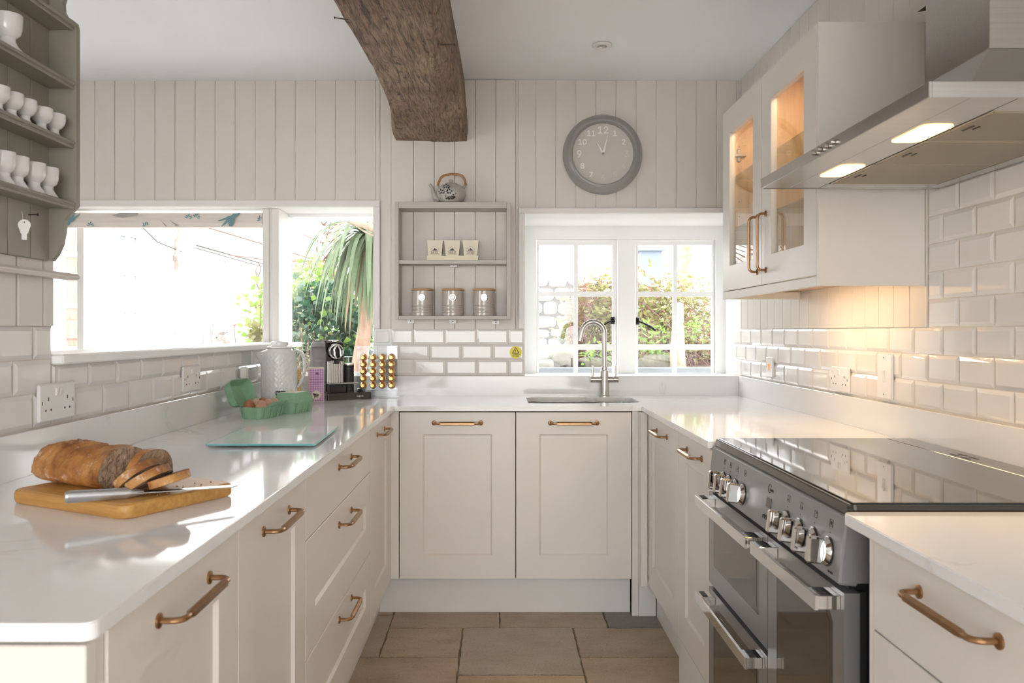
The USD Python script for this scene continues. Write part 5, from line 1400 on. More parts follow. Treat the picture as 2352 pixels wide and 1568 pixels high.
# ---------------------------------------------------------------- egg boxes
def egg_tray():
    """Moulded base for six eggs, 2 across (x) by 3 long (y), open at the top; origin at its middle."""
    n, m = 41, 57
    X, Y = np.meshgrid(np.linspace(-0.051, 0.051, n), np.linspace(-0.076, 0.076, m), indexing='ij')
    Z = np.full_like(X, 0.040)
    for cx in (-0.0245, 0.0245):
        for cy in (-0.049, 0, 0.049):
            d = np.hypot(X - cx, Y - cy)
            Z = np.minimum(Z, 0.006 + np.clip((d - 0.011) * 2.2, 0, 0.036))
    inner = grid(np.stack([X, Y, Z], -1))
    sk = []
    t = np.linspace(0, 2 * PI, 97)[:-1]
    rows = []
    for z, k in ((0.0, 0.80), (0.006, 0.83), (0.022, 0.91), (0.040, 1.0), (0.043, 1.02), (0.043, 0.985)):
        px_ = np.sign(np.cos(t)) * np.abs(np.cos(t)) ** 0.35 * 0.0525 * k
        py_ = np.sign(np.sin(t)) * np.abs(np.sin(t)) ** 0.35 * 0.0775 * (0.93 + 0.07 * k if z < 0.03 else k)
        # scalloped sides: each cell bulges
        fl2 = 1 - (0.13 * (1 - z / 0.043) if z < 0.043 else 0) * np.where(np.abs(px_) > np.abs(py_) * 0.66, (np.abs(np.sin(py_ / 0.049 * PI)) ** 6), (np.abs(np.cos(px_ / 0.049 * PI)) ** 6))
        rows.append(np.c_[px_ * fl2, py_ * fl2, np.full(96, z)])
    outer = grid(np.array(rows), close_u=True)
    flr = trimesh.Trimesh(np.vstack([rows[0], [[0, 0, 0.0]]]), [((i + 1) % 96, 96, i) for i in range(96)], process=False)
    ribs = [tube([(s * 0.043, y, 0.001), (s * 0.0525, y, 0.041)], 0.0022, 6) for s in (-1, 1) for y in (-0.034, -0.0145, 0.0145, 0.034, 0.064, -0.064)]
    return cat(outer, flr, inner, *ribs)
def egg_lid(h=0.038):
    """Lid shell, open downwards, its rim at z = 0."""
    t = np.linspace(0, 2 * PI, 97)[:-1]
    rows = []
    for z, k in ((0.0, 1.02), (0.004, 1.0), (h * 0.6, 0.93), (h * 0.92, 0.84), (h, 0.76)):
        rows.append(np.c_[np.sign(np.cos(t)) * np.abs(np.cos(t)) ** 0.35 * 0.0525 * k, np.sign(np.sin(t)) * np.abs(np.sin(t)) ** 0.35 * 0.0775 * k, np.full(96, z)])
    o = np.array(rows)
    i = o * np.array([0.95, 0.965, 1]) - np.array([0, 0, 0.0022]); i[0] = o[0] * np.array([0.96, 0.97, 1])
    capf = [((j, 96, (j + 1) % 96)) for j in range(96)]
    sh = cat(grid(o[::-1], close_u=True), trimesh.Trimesh(np.vstack([o[-1], [[0, 0, h]]]), capf, process=False), grid(np.stack([o[0], i[0]]), close_u=True), grid(i, close_u=True), trimesh.Trimesh(np.vstack([i[-1], [[0, 0, h - 0.0022]]]), capf, process=False))
    d = [move(trimesh.creation.icosphere(2, 0.016).apply_scale((1, 1, 1.1)), s * 0.030, y, h * 0.52) for s in (-1, 1) for y in ()]
    return cat(sh, *d)
eo = np.array([-0.885, 3.135, ZW])
erz = math.radians(-13)
eb = thing('egg_box', 'open green card egg box showing brown eggs', 'egg box', loc=eo, rz=erz)
TRAY = egg_tray()
part(eb, 'tray', TRAY, 'egg_card', smooth=40)
part(eb, 'lid', rot(move(rot(egg_lid(0.040), PI, EX), -0.106, 0, 0.043), math.radians(68), EY, (-0.053, 0, 0.043)), 'egg_card', smooth=40)
flap = bx(0.0, 0.030, -0.060, 0.060, -0.0012, 0.0012, 0.0008)
flp = cat(flap, *[move(trimesh.creation.icosphere(2, 0.014).apply_scale((0.95, 1.5, 0.35)), 0.014, y, 0.001) for y in (-0.030, 0.030)])
part(eb, 'tuck_flap', move(rot(flp, math.radians(-38), EY), 0.052, 0, 0.043), 'egg_card', smooth=40, label='front flap folded up and out')
def egg(loc, rz, mat, label, k=1.0):
    t = np.linspace(0, PI, 22)
    pr = [(max(0.0, 0.0217 * math.sin(a) * (1 + 0.10 * math.cos(a))), -0.0285 * math.cos(a)) for a in t]
    c, s = math.cos(erz), math.sin(erz)
    w = eo + np.array([loc[0] * c - loc[1] * s, loc[0] * s + loc[1] * c, loc[2]])
    m = move(rot(lathe(pr, 28).apply_scale(k), rz, EX), *w)
    solo('egg', m, mat, label, 'egg', group='brown eggs in the open box', smooth=True)
egg((-0.0245, -0.049, 0.0415), 0.25, 'egg_dark', 'dark brown egg at the near left of the open box')
egg((0.0245, -0.049, 0.0395), 0.0, 'egg_pale', 'pale brown egg at the near right of the open box')
egg((-0.0245, 0.0, 0.0435), 0.5, 'egg_speckled', 'speckled egg with a stamp, in the middle of the box')
egg((0.0245, 0.0, 0.0415), -0.3, 'egg_pale', 'brown egg behind the flap of the box')
egg((0.0245, 0.049, 0.0415), 0.2, 'egg_speckled', 'egg at the far end of the box, half hidden by the flap')
egg((-0.0245, 0.049, 0.0415), 0.1, 'egg_dark', 'dark egg at the far end of the box, behind the speckled one')
e2 = np.array([-0.815, 3.335, ZW])
e2rz = math.radians(-14)
ec = thing('egg_box', 'closed green card egg box beside the white kettle', 'egg box', loc=e2, rz=e2rz)
part(ec, 'tray', TRAY, 'egg_card', smooth=40)
part(ec, 'lid', move(egg_lid(0.036), 0, 0, 0.0435), 'egg_card', smooth=40)
part(ec, 'lid_dome', cat(*[move(trimesh.creation.icosphere(2, 0.017).apply_scale((1, 0.55, 1.25)), sx * 0.0285, -0.066, 0.052) for sx in (-1, 1)]), 'egg_card', smooth=True)
part(ec, 'paper_label', bx(-0.036, 0.036, -0.050, 0.050, 0.0795, 0.0802), 'cream_card')

# ---------------------------------------------------------------- kettle
kc = np.array([(642 - VX) / FPX * 3.56, 3.56, ZW])
kt = thing('kettle', 'white textured electric kettle with chrome and grey handle', 'kettle', loc=kc)
part(kt, 'power_base', lathe([(0, 0.003), (0.072, 0.003), (0.080, 0.006), (0.081, 0.022), (0.076, 0.027), (0, 0.027)], 40), 'kettle_white', smooth=40)
part(kt, 'foot', cat(*[move(cyl(0.008, 0.004, 10), 0.06 * math.cos(a), 0.06 * math.sin(a), 0) for a in (0.6, 2.7, 4.2, 5.4)]), 'black_rubber')
part(kt, 'chrome_band', lathe([(0.070, 0.028), (0.0775, 0.029), (0.0775, 0.042), (0.070, 0.043)], 40), 'chrome', smooth=40)
def kettle_body():
    nz, na = 60, 120
    zz = np.linspace(0.042, 0.248, nz)
    a = np.linspace(0, 2 * PI, na, endpoint=False)
    Z, A = np.meshgrid(zz, a, indexing='ij')
    Rr = np.interp(Z, [0.042, 0.06, 0.15, 0.205, 0.225, 0.238, 0.246, 0.248], [0.0745, 0.0755, 0.0735, 0.0700, 0.0670, 0.061, 0.054, 0.049])
    tex = np.cos(A * 24 + 1.6 * np.sin(Z * 260)) * 0.0009 * np.clip((0.238 - Z) / 0.02, 0, 1)
    Rr = Rr + tex
    # pouring lip on the left
    dA = np.angle(np.exp(1j * (A - PI)))
    k = np.clip((Z - 0.158) / 0.062, 0, 1) ** 1.2 * np.clip((0.242 - Z) / 0.012, 0, 1)
    Rr = Rr + 0.031 * k * np.exp(-(dA / 0.40) ** 2)
    return grid(np.stack([Rr * np.cos(A), Rr * np.sin(A), Z], -1), close_u=True)
part(kt, 'body', kettle_body(), 'kettle_white', smooth=50)
part(kt, 'lid', lathe([(0.0495, 0.2475), (0.0530, 0.250), (0.0525, 0.2555), (0.046, 0.259), (0.036, 0.260), (0.035, 0.262), (0.0365, 0.270), (0.035, 0.2755), (0.030, 0.2785), (0, 0.2805)], 40), 'kettle_white', smooth=35)
part(kt, 'lid_seam', lathe([(0.0505, 0.2485), (0.0535, 0.2490), (0.0505, 0.2500)], 40), 'gap_dark')
hc = [(0.058, 0, 0.234), (0.072, 0, 0.240), (0.090, 0, 0.232), (0.102, 0, 0.208), (0.105, 0, 0.170), (0.100, 0, 0.132), (0.088, 0, 0.100), (0.074, 0, 0.082)]
def ribbon(path, w, h, ycen=0.0):
    p = np.array(path, float); t = np.gradient(p, axis=0); t /= np.linalg.norm(t, axis=1, keepdims=True)
    n = np.cross(t, EY)
    an = np.linspace(0, 2 * PI, 14, endpoint=False)
    return grid(np.stack([p + EY * (ycen + w * math.cos(q)) + n * h * math.sin(q) for q in an], 1), close_u=True)
part(kt, 'handle', ribbon(hc, 0.013, 0.0065), 'label_silver', smooth=50, label='grey inner grip of the handle')
part(kt, 'handle_trim', cat(ribbon([np.array(q) + [0.005, 0, 0.002] for q in hc], 0.0145, 0.0035)), 'kettle_white', smooth=50)
part(kt, 'handle_line', cat(ribbon([np.array(q) + [0.0015, 0, 0.0005] for q in hc], 0.0140, 0.0022)), 'chrome', smooth=50)
ba = math.radians(-72)
bR = lambda m, z: move(rot(m, ba + PI / 2, EZ), 0.0752 * math.cos(ba) * 1.006, 0.0752 * math.sin(ba) * 1.006, z)
part(kt, 'badge', bR(xf(prism(rrect(-0.021, -0.0095, 0.021, 0.0095, 0.004), 0.0025), (0, 0.0022, 0), EX, EZ, -EY), 0.064), 'badge_dark')
part(kt, 'lettering', bR(move(text('Breville', 0.0085, 0.0006, bold=True, width=0.032), 0, -0.0010, 0), 0.064), 'print_white')
cord = [kc + [-0.07, 0.02, 0.012], kc + [-0.095, -0.02, 0.012], kc + [-0.115, -0.06, 0.03], kc + [-0.125, -0.075, 0.08], np.array([-1.03, 3.45, 1.03]), np.array([-1.035, 3.40, 1.055])]
part(kt, 'power_cord', tube(cord, 0.0028, 8), 'white_plastic', world=True, smooth=True)
part(kt, 'plug', bx(-1.046, -1.020, 3.380, 3.425, 1.03, 1.075, 0.006), 'white_plastic', world=True)

# ---------------------------------------------------------------- biscuit boxes
def biscuit_box(c, w, d, h, rz, mat, words, label):
    t = thing('biscuit_box', label, 'box', loc=c, rz=rz)
    part(t, 'carton', bx(-w / 2, w / 2, -d / 2, d / 2, 0, h, 0.0015), 'cream_card')
    part(t, 'printed_front', bx(-w / 2 + 0.002, w / 2 - 0.002, -d / 2 - 0.0006, -d / 2 + 0.0004, 0.004, h - 0.006), mat)
    ink = 'plum_print' if mat == 'gingham_pink' else 'print_black'
    for i, (s, hh, z, wd) in enumerate(words):
        part(t, 'lettering', move(text(s, hh, 0.0005, bold=(i == 1), width=wd), 0, -d / 2 - 0.0008, z * h), ink)
    dd = xf(prism(Point(0, 0).buffer(0.0215 * w / 0.073, 12), 0.0006), (0, -d / 2 - 0.0006, 0.205 * h), EX, EZ, -EY)
    part(t, 'roundel', dd, 'cream_card')
    cow = [affinity.scale(Point(0, 0).buffer(0.0105, 6), 1.1, 0.62), affinity.translate(Point(0, 0).buffer(0.0040, 5), -0.0115, 0.006), sbox(-0.009, -0.0125, -0.0065, -0.004), sbox(0.006, -0.0125, 0.0085, -0.004), sbox(-0.002, -0.0125, 0.0, -0.004)]
    sp_ = unary_union(cow).difference(unary_union([Point(0.003, 0.001).buffer(0.0028, 5), Point(-0.005, -0.001).buffer(0.0022, 5)]))
    part(t, 'cow_drawing', xf(prism(affinity.scale(sp_, w / 0.073, w / 0.073, origin=(0, 0)), 0.0005), (0, -d / 2 - 0.0012, 0.205 * h), EX, EZ, -EY), 'print_black')
    cup = unary_union([affinity.scale(Point(0, 0).buffer(0.008, 6), 1.2, 0.45), affinity.translate(affinity.scale(Point(0, 0).buffer(0.005, 5), 1, 0.7), 0, 0.004)])
    part(t, 'cup_drawing', xf(prism(affinity.scale(cup, w / 0.073, w / 0.073, origin=(0, 0)), 0.0005), (0.004, -d / 2 - 0.0007, 0.815 * h), EX, EZ, -EY), ink)
biscuit_box((-0.832, 3.815, ZW), 0.070, 0.050, 0.158, math.radians(16), 'gingham_pink', (('Chocolate Chip', 0.007, 0.655, 0.062), ('BUTTER CRUNCH', 0.005, 0.57, 0.058), ('BISCUITS', 0.0038, 0.525, 0.026)), 'pink gingham biscuit box between the kettle and the coffee machine')
biscuit_box((-0.915, 3.745, ZW), 0.066, 0.050, 0.158, math.radians(14), 'gingham_yellow', (('Lemon', 0.007, 0.655, 0.04), ('BUTTER CRUNCH', 0.005, 0.57, 0.056), ('BISCUITS', 0.0038, 0.525, 0.026)), 'yellow gingham biscuit box half hidden behind the kettle')

# ---------------------------------------------------------------- coffee machine on its base, with milk frother
mo = np.array([-0.800, 4.010, ZW])
mrz = math.radians(32)
cm = thing('coffee_machine', 'black capsule coffee machine with a chrome lever on a black base', 'coffee machine', loc=mo, rz=mrz)
bpoly = Polygon([(-0.065, -0.115), (0.155, -0.115), (0.162, -0.105), (0.150, 0.02), (0.13, 0.06), (-0.065, 0.06)]).buffer(-0.008).buffer(0.008)
part(cm, 'base', cat(prism(bpoly, 0.030), move(prism(bpoly.buffer(-0.003), 0.003), 0, 0, 0.0295)), 'black_gloss')
part(cm, 'lettering', move(text('magimix', 0.0082, 0.0008, width=0.034), 0.098, -0.1156, 0.015), 'print_white')
side_p = Polygon([(-0.070, 0.0), (0.150, 0.0), (0.160, 0.10), (0.158, 0.165), (0.145, 0.208), (0.120, 0.2375), (0.09, 0.244), (-0.045, 0.2485), (-0.068, 0.235), (-0.074, 0.19)])
W_ = 0.044
body = xf(move(prism(side_p, 2 * W_ - 0.012), 0, 0, -W_ + 0.006), (0, 0, 0.032), EY, EZ, EX)
shoulder = xf(move(prism(side_p.buffer(-0.005), 2 * W_), 0, 0, -W_), (0, 0, 0.032), EY, EZ, EX)
cutb = lambda m: m
part(cm, 'body', move(cat(body, shoulder), -0.01, 0, 0), 'black_gloss')
fx = -0.01
part(cm, 'ribbed_front', cat(*[bx(fx - 0.036 + 0.0085 * i, fx - 0.0315 + 0.0085 * i, -0.0835, -0.066, 0.075, 0.178, 0.001) for i in range(9)], bx(fx - 0.038, fx + 0.038, -0.074, -0.060, 0.072, 0.180)), 'label_silver')
headring = xf(lathe([(0.0, 0.010), (0.022, 0.011), (0.029, 0.014), (0.0365, 0.010), (0.0385, 0.0), (0.030, -0.002)], 32), (fx, -0.079, 0.226), EX, EZ, -EY)
part(cm, 'lever_head', headring, 'black_gloss', smooth=40)
part(cm, 'chrome_lever', cat(xf(lathe([(0.029, 0.013), (0.0335, 0.016), (0.0365, 0.012), (0.034, 0.009), (0.029, 0.013)], 32), (fx, -0.079, 0.226), EX, EZ, -EY), tube([(fx + x * 0.9, -0.094, 0.226 + z) for x, z in ((0.0, 0.030), (-0.014, 0.010), (-0.010, -0.018), (-0.002, -0.032))], 0.0050, 8), tube([(fx + x * 0.9, -0.094, 0.226 + z) for x, z in ((0.004, 0.030), (0.018, 0.008), (0.022, -0.022))], 0.0055, 8)), 'chrome', smooth=40)
part(cm, 'lever_hinge', cat(move(rot(cyl(0.007, 0.05, 12), PI / 2, EY), fx - 0.025, -0.050, 0.272), bx(fx - 0.010, fx + 0.014, -0.066, -0.030, 0.268, 0.278, 0.003)), 'chrome', smooth=30)
part(cm, 'spout', cat(bx(fx - 0.014, fx + 0.014, -0.100, -0.072, 0.168, 0.190, 0.004)), 'black_gloss')
part(cm, 'drip_tray', cat(bx(fx - 0.040, fx + 0.040, -0.112, -0.068, 0.033, 0.072, 0.003)), 'black_rubber')
part(cm, 'drip_grille', cat(bx(fx - 0.041, fx + 0.041, -0.116, -0.070, 0.073, 0.0815, 0.002), bx(fx + 0.041, fx + 0.105, -0.108, -0.098, 0.073, 0.0815, 0.002)), 'chrome')
fx2, fy2 = 0.066, -0.052
part(cm, 'milk_frother', move(cat(lathe([(0, 0), (0.0250, 0)] + [q for i in range(9) for q in ((0.0250, 0.006 + 0.0135 * i), (0.0242, 0.0085 + 0.0135 * i), (0.0250, 0.011 + 0.0135 * i))] + [(0.0250, 0.128), (0, 0.128)], 28)), fx2, fy2, 0.032), 'black_rubber', smooth=30, label='ribbed black milk frother jug')
part(cm, 'frother_collar', move(lathe([(0.0205, 0.128), (0.0255, 0.128), (0.0255, 0.137), (0.0205, 0.139)], 28), fx2, fy2, 0.032), 'chrome', smooth=30)
part(cm, 'frother_lid', move(lathe([(0.0, 0.139), (0.0235, 0.139), (0.0245, 0.150), (0.0230, 0.1665), (0.018, 0.169), (0, 0.170)], 28), fx2, fy2, 0.032), 'acrylic', smooth=30)
wh = at(788, 899, 4.00)
part(cm, 'whisk_stand', move(lathe([(0, 0), (0.0155, 0.0), (0.0155, 0.003), (0.011, 0.008), (0.009, 0.013), (0.002, 0.016), (0.0016, 0.028), (0.003, 0.030), (0, 0.033)], 20), 0.118, -0.065, 0.0325), 'black_rubber', smooth=30)

# ---------------------------------------------------------------- acrylic capsule rack
ay = 4.06
ac = thing('capsule_rack', 'clear acrylic rack filled with gold coffee capsules', 'capsule rack', loc=(-0.596, ay, ZW))
ax0, ax1 = (818 - VX) / FPX * ay, (912.5 - VX) / FPX * ay
az0, az1 = EYE - (898 - VY) / FPX * ay, EYE - (793.5 - VY) / FPX * ay
part(ac, 'front_plate', bx(ax0, ax1, ay - 0.002, ay + 0.002, az0, az1, 0.001), 'acrylic', world=True)
part(ac, 'rear_plate', bx(ax0, ax1, ay + 0.022, ay + 0.025, az0, az1, 0.001), 'acrylic', world=True)
part(ac, 'foot', cat(bx(ax0 + 0.01, ax1 + 0.008, ay - 0.025, ay + 0.045, ZW, ZW + 0.004, 0.001), bx(ax0 + 0.012, ax1 - 0.002, ay - 0.004, ay + 0.027, ZW + 0.004, az0 + 0.006, 0.001)), 'acrylic', world=True)
part(ac, 'bolt', cat(*[xf(cyl(0.0035, 0.030, 12), (x, ay + 0.026, z), EX, EZ, -EY) for x in (ax0 + 0.009, ax1 - 0.009) for z in (az0 + 0.012, az1 - 0.010)]), 'nickel', world=True, smooth=30)
caps0 = None
for c_, px in enumerate((834, 856, 877.3, 898.7)):
    xc = (px - VX) / FPX * (ay - 0.012)
    for r_, py in enumerate((820.5, 836.5, 852.5, 868.5, 884.5)):
        zc = EYE - (py - VY) / FPX * (ay - 0.012)
        if caps0 is None:
            caps0 = thing('coffee_capsule', 'gold coffee capsule held in the clear acrylic rack', 'coffee capsule', loc=(xc, ay + 0.004, zc), group='gold capsules in the acrylic rack')
            part(caps0, 'cup', xf(lathe([(0.0155, 0.006), (0.0142, 0.016), (0.0115, 0.0245), (0.0095, 0.0265), (0.0078, 0.0262), (0.0070, 0.0240), (0, 0.0238)], 28), (0, 0, 0), EX, EZ, -EY), 'gold_foil', smooth=35)
            part(caps0, 'rim', xf(lathe([(0, 0.003), (0.0175, 0.003), (0.0180, 0.0045), (0.0172, 0.006), (0.0155, 0.0063)], 28), (0, 0, 0), EX, EZ, -EY), 'capsule_rim', smooth=35)
        else:
            dup(caps0, (xc, ay + 0.004, zc))

# ---------------------------------------------------------------- outside
gd = thing('ground', kind='structure')
part(gd, 'paving', cat(bx(-20, 14, 4.77, 40, -0.45, -0.15), bx(-20, -3.0, -12, 4.77, -0.45, -0.15), bx(1.45, 14, -12, 4.77, -0.45, -0.15), bx(-3.0, 1.45, -12, -2.85, -0.45, -0.15)), 'paving', world=True)

# white house opposite the left window
A0, C0 = np.array([-5.86, 12.0]), np.array([-5.354, 13.934])
dA, dB = np.array([0.253, 0.967]), np.array([0.063, 0.998])
def on(px, P0, d):
    k = (px - VX) / FPX
    t = (k * P0[1] - P0[0]) / (d[0] - k * d[1])
    q = P0 + d * t
    return t, q
hs = thing('white_house', 'sunlit white house wall across the courtyard, seen through the left window', 'house', loc=(-6.0, 13.5, -0.15))
class Wall:
    def __init__(s, P0, d):
        s.P, s.d = P0, d; s.n = np.array([d[1], -d[0]])
    def put(s, m):     # local u along the wall, v up, w out towards +x
        return xf(m, (*s.P, 0), (*s.d, 0), EZ, (*s.n, 0))
WA, WB = Wall(A0, dA), Wall(C0, dB)
HZT = 3.3
def zat(py, q):
    return EYE - (py - VY) / FPX * q[1]
def house_window(w, P0, d, pxs, pys, rows, shell):
    (ta, qa), (tb, qb) = on(pxs[0], P0, d), on(pxs[1], P0, d)
    q = (qa + qb) / 2
    z1, z0 = zat(pys[0], q), zat(pys[1], q)
    f = part(hs, 'window', w.put(cat(bx(ta - 0.07, tb + 0.07, z0 - 0.08, z0, -0.02, 0.03), bx(ta - 0.07, tb + 0.07, z1, z1 + 0.07, -0.02, 0.03), bx(ta - 0.07, ta, z0, z1, -0.02, 0.03), bx(tb, tb + 0.07, z0, z1, -0.02, 0.03), bx((ta + tb) / 2 - 0.055 * (tb - ta) - 0.02, (ta + tb) / 2 + 0.055 * (tb - ta) + 0.02, z0, z1, -0.02, 0.02), *[bx(ta, tb, z0 + (z1 - z0) * k / rows - 0.035, z0 + (z1 - z0) * k / rows + 0.035, -0.02, 0.02) for k in range(1, rows)])), 'render_white', world=True)
    part(f, 'pane', w.put(bx(ta, tb, z0, z1, -0.02, -0.010)), 'glass_far', world=True)
    return sbox(ta, z0, tb, z1)
oA = sbox(-4.0, -0.15, 2.0, HZT); oB = sbox(0, -0.15, 9.0, 3.06)
hA = house_window(WA, A0, dA, (272.5, 313), (543, 795), 3, None)
hB = [house_window(WB, C0, dB, p, (y0, y1), 2, None) for p, y0, y1 in (((499, 518), 597, 709), ((540, 556), 607, 717), ((577, 590), 614, 722))]
part(hs, 'wall', WA.put(move(prism(oA.difference(hA), 0.25), 0, 0, -0.25)), 'brick_white', world=True)
part(hs, 'wall', WB.put(move(prism(oB.difference(unary_union(hB)), 0.25), 0, 0, -0.25)), 'brick_white', world=True)
part(hs, 'roof', WB.put(cat(*[xf(bx(-0.1, 9.0, 0.26 * k, 0.26 * k + 0.30, 0, 0.022), (0, 3.02 + 0.012 * k, 0.30), EX, (0, 0.64, -0.77), (0, 0.77, 0.64)) for k in range(9)])), 'roof_grey', world=True)
part(hs, 'eaves_board', WB.put(bx(0.55, 9.0, 2.90, 3.04, 0.24, 0.27)), 'eaves_wood', world=True)
part(hs, 'gutter', WB.put(cat(tube([(0.4, 2.93, 0.33), (9.0, 2.93, 0.33)], 0.055, 8))), 'render_white', world=True)
part(hs, 'cable', WB.put(cat(tube([(0.7, 2.72, 0.04), (2.0, 2.70, 0.04), (5.0, 2.66, 0.04)], 0.012, 5), tube([(0.7, 2.67, 0.04), (3.0, 2.62, 0.04), (5.0, 2.60, 0.04)], 0.010, 5), tube([(-1.9, 3.02, 0.05), (-0.8, 2.62, 0.06), (0.05, 2.55, 0.06)], 0.012, 5))), 'wire_black', world=True)
qd = on(405, A0, dA)[1]
zz = [zat(y, qd) for y in (527, 548, 556, 600, 680, 730, 800)]
pq = lambda px, z: np.array([(px - VX) / FPX * (qd[1] - 0.12), qd[1] - 0.12, z])
part(hs, 'downpipe', cat(tube([pq(414, zz[0]), pq(412, zz[1]), pq(406, zz[2]), pq(405, -0.15)], 0.045, 8), *[move(cyl(0.058, 0.09, 10), *pq(405, z)) for z in (zz[3], 1.75, 1.2, 0.6)]), 'pipe_rust', world=True, smooth=40, label='rusty downpipe on the white wall')

# red-brown plank gate at the far left
gt = thing('garden_gate', 'faded red plank gate with white strap hinges at the far left of the window', 'gate', loc=(-3.2, 5.6, -0.15))
for k in range(6):
    x = -3.62 + 0.145 * k
    part(gt, 'plank', bx(x + 0.003, x + 0.142, 5.60, 5.635, -0.14, 2.02, 0.003), 'gate_red', world=True)
zr = lambda py: EYE - (py - VY) / FPX * 5.59
part(gt, 'ledge_board', bx(-3.63, -2.75, 5.575, 5.60, zr(777), zr(735), 0.003), 'gate_red', world=True)
for py in (702, 800, 585):
    z = zr(py)
    s = [bx(-3.02, -2.78, 5.590, 5.5985, z - 0.016, z + 0.016, 0.002)]
    s += [xf(cyl(0.026, 0.006, 14), (-3.02 + dx, 5.598, z + dz), EX, EZ, -EY) for dx, dz in ((-0.035, 0), (0.0, 0.045), (0.0, -0.045))]
    part(gt, 'strap_hinge', cat(*s), 'render_white', world=True)

def plant(name, label, cat_, loc, foliage, mat, stems=None, smat='twig', extra=()):
    t = thing(name, label, cat_, loc=loc)
    part(t, 'foliage', foliage, mat, world=True, kind='stuff')
    if stems is not None:
        part(t, 'stems', stems, smat, world=True, kind='stuff')
    for e, em in extra:
        part(t, 'foliage', e, em, world=True, kind='stuff')
    return t

# cabbage palm outside the left window
cy = 6.0
crown = at(842, 545, cy)
pt = thing('cabbage_palm', 'drooping cabbage palm with strap leaves and a pale leaning trunk outside the left window', 'palm tree', loc=(-0.95, cy, -0.15))
tr_ = [np.array([-1.06, cy, -0.15]), at(822, 862, cy), at(840, 740, cy), at(856, 640, cy), at(858, 560, cy), at(856, 520, cy) + [0.01, 0, 0.1]]
part(pt, 'trunk', tube(tr_, [0.075, 0.058, 0.050, 0.045, 0.045, 0.05], 14), 'bark', world=True, smooth=60)
def frond(c, az, el, L, w, g):
    n = 9
    d0 = np.array([math.cos(az) * math.cos(el), math.sin(az) * math.cos(el), math.sin(el)])
    p, d, out = np.array(c, float), d0, []
    for k in range(n):
        out.append(p.copy())
        p = p + d * L / (n - 1)
        d = d + np.array([0, 0, -0.36 - 0.1 * g]); d /= np.linalg.norm(d)
    s = np.cross(d0, EZ); s /= np.linalg.norm(s) + 1e-9
    ws = w * np.array([0.5, 0.8, 1, 1, 0.95, 0.85, 0.65, 0.4, 0.04])
    o = np.array(out)
    return grid(np.stack([o - s * ws[:, None] / 2, o + s * ws[:, None] / 2], 1))
gg = np.random.default_rng(12)
green, dry = [], []
for k in range(230):
    az = gg.uniform(0, 2 * PI)
    el = gg.uniform(-0.75, 0.9)
    f = frond(crown + np.array([0.03, 0, 0]) + gg.normal(0, 0.02, 3), az, el, gg.uniform(0.55, 0.85), gg.uniform(0.022, 0.036), gg.uniform(0, 1))
    (dry if (el < -0.55 and gg.random() < 0.5) else green).append(f)
part(pt, 'fronds', cat(*green), 'leaf_frond', world=True, kind='stuff')
part(pt, 'dry_fronds', cat(*dry), 'leaf_dry', world=True, kind='stuff')

# ivy, rosemary and the scrub behind them
pi_ = blob_points((-1.36, 6.55, 1.02), (0.36, 0.35, 0.62), 420, 3)
plant('ivy_bush', 'dark glossy ivy mound under the palm outside the left window', 'bush', (-1.36, 6.55, -0.15), leaves(pi_, 0.062, 3200, 0.03, 0.95, 0.3, 4), 'leaf_ivy', twigs(np.tile([-1.36, 6.55, -0.1], (30, 1)), pi_[:30], 0.006, 5), extra=((leaves(pi_[::6], 0.055, 330, 0.04, 0.9, 0.2, 9), 'leaf_bright'),))
pr_ = blob_points((-1.36, 5.45, 0.78), (0.24, 0.25, 0.48), 300, 6, low=-0.9)
rs = []
gr_ = np.random.default_rng(8)
for p in pr_[:170]:
    b = np.array([-1.36 + gr_.normal(0, 0.08), 5.45 + gr_.normal(0, 0.08), 0.1])
    rs.append((b, p + [0, 0, 0.10]))
stem_pts = np.array([a * (1 - t) + b * t for a, b in rs for t in np.linspace(0.25, 1, 14)])
plant('rosemary_bush', 'pale rosemary bush close to the left window', 'bush', (-1.36, 5.45, -0.15), leaves(stem_pts, 0.034, 7000, 0.012, 0.16, -0.5, 3), 'leaf_rosemary', twigs(np.array([a for a, b in rs]), np.array([b for a, b in rs]), 0.004, 3, 0.02))
pb_ = np.vstack([blob_points((-2.05, 9.2, 1.25), (0.75, 0.5, 0.75), 300, 15), blob_points((-1.75, 9.6, 0.8), (1.0, 0.5, 0.6), 200, 16)])
plant('garden_shrub', 'sunlit leafy shrub behind the ivy, left side of the garden', 'shrub', (-2.0, 9.3, -0.15), leaves(pb_, 0.085, 3400, 0.06, 0.6, 0.1, 14), 'leaf_bright', twigs(np.tile([-2.0, 9.3, 0.0], (60, 1)), pb_[:60] + [0, 0, 0.4], 0.008, 15, 0.15), extra=((leaves(pb_[::3], 0.07, 900, 0.08, 0.5, 0.1, 19), 'leaf_hedge'),))
pf = blob_points((-1.84, 7.6, 1.05), (0.16, 0.2, 0.75), 160, 25)
plant('garden_shrub', 'tall narrow evergreen next to the window mullion', 'shrub', (-1.84, 7.6, -0.15), leaves(pf, 0.07, 1500, 0.03, 0.4, 0.5, 24), 'leaf_rosemary', twigs(np.tile([-1.84, 7.6, -0.1], (20, 1)), pf[:20], 0.006, 2))
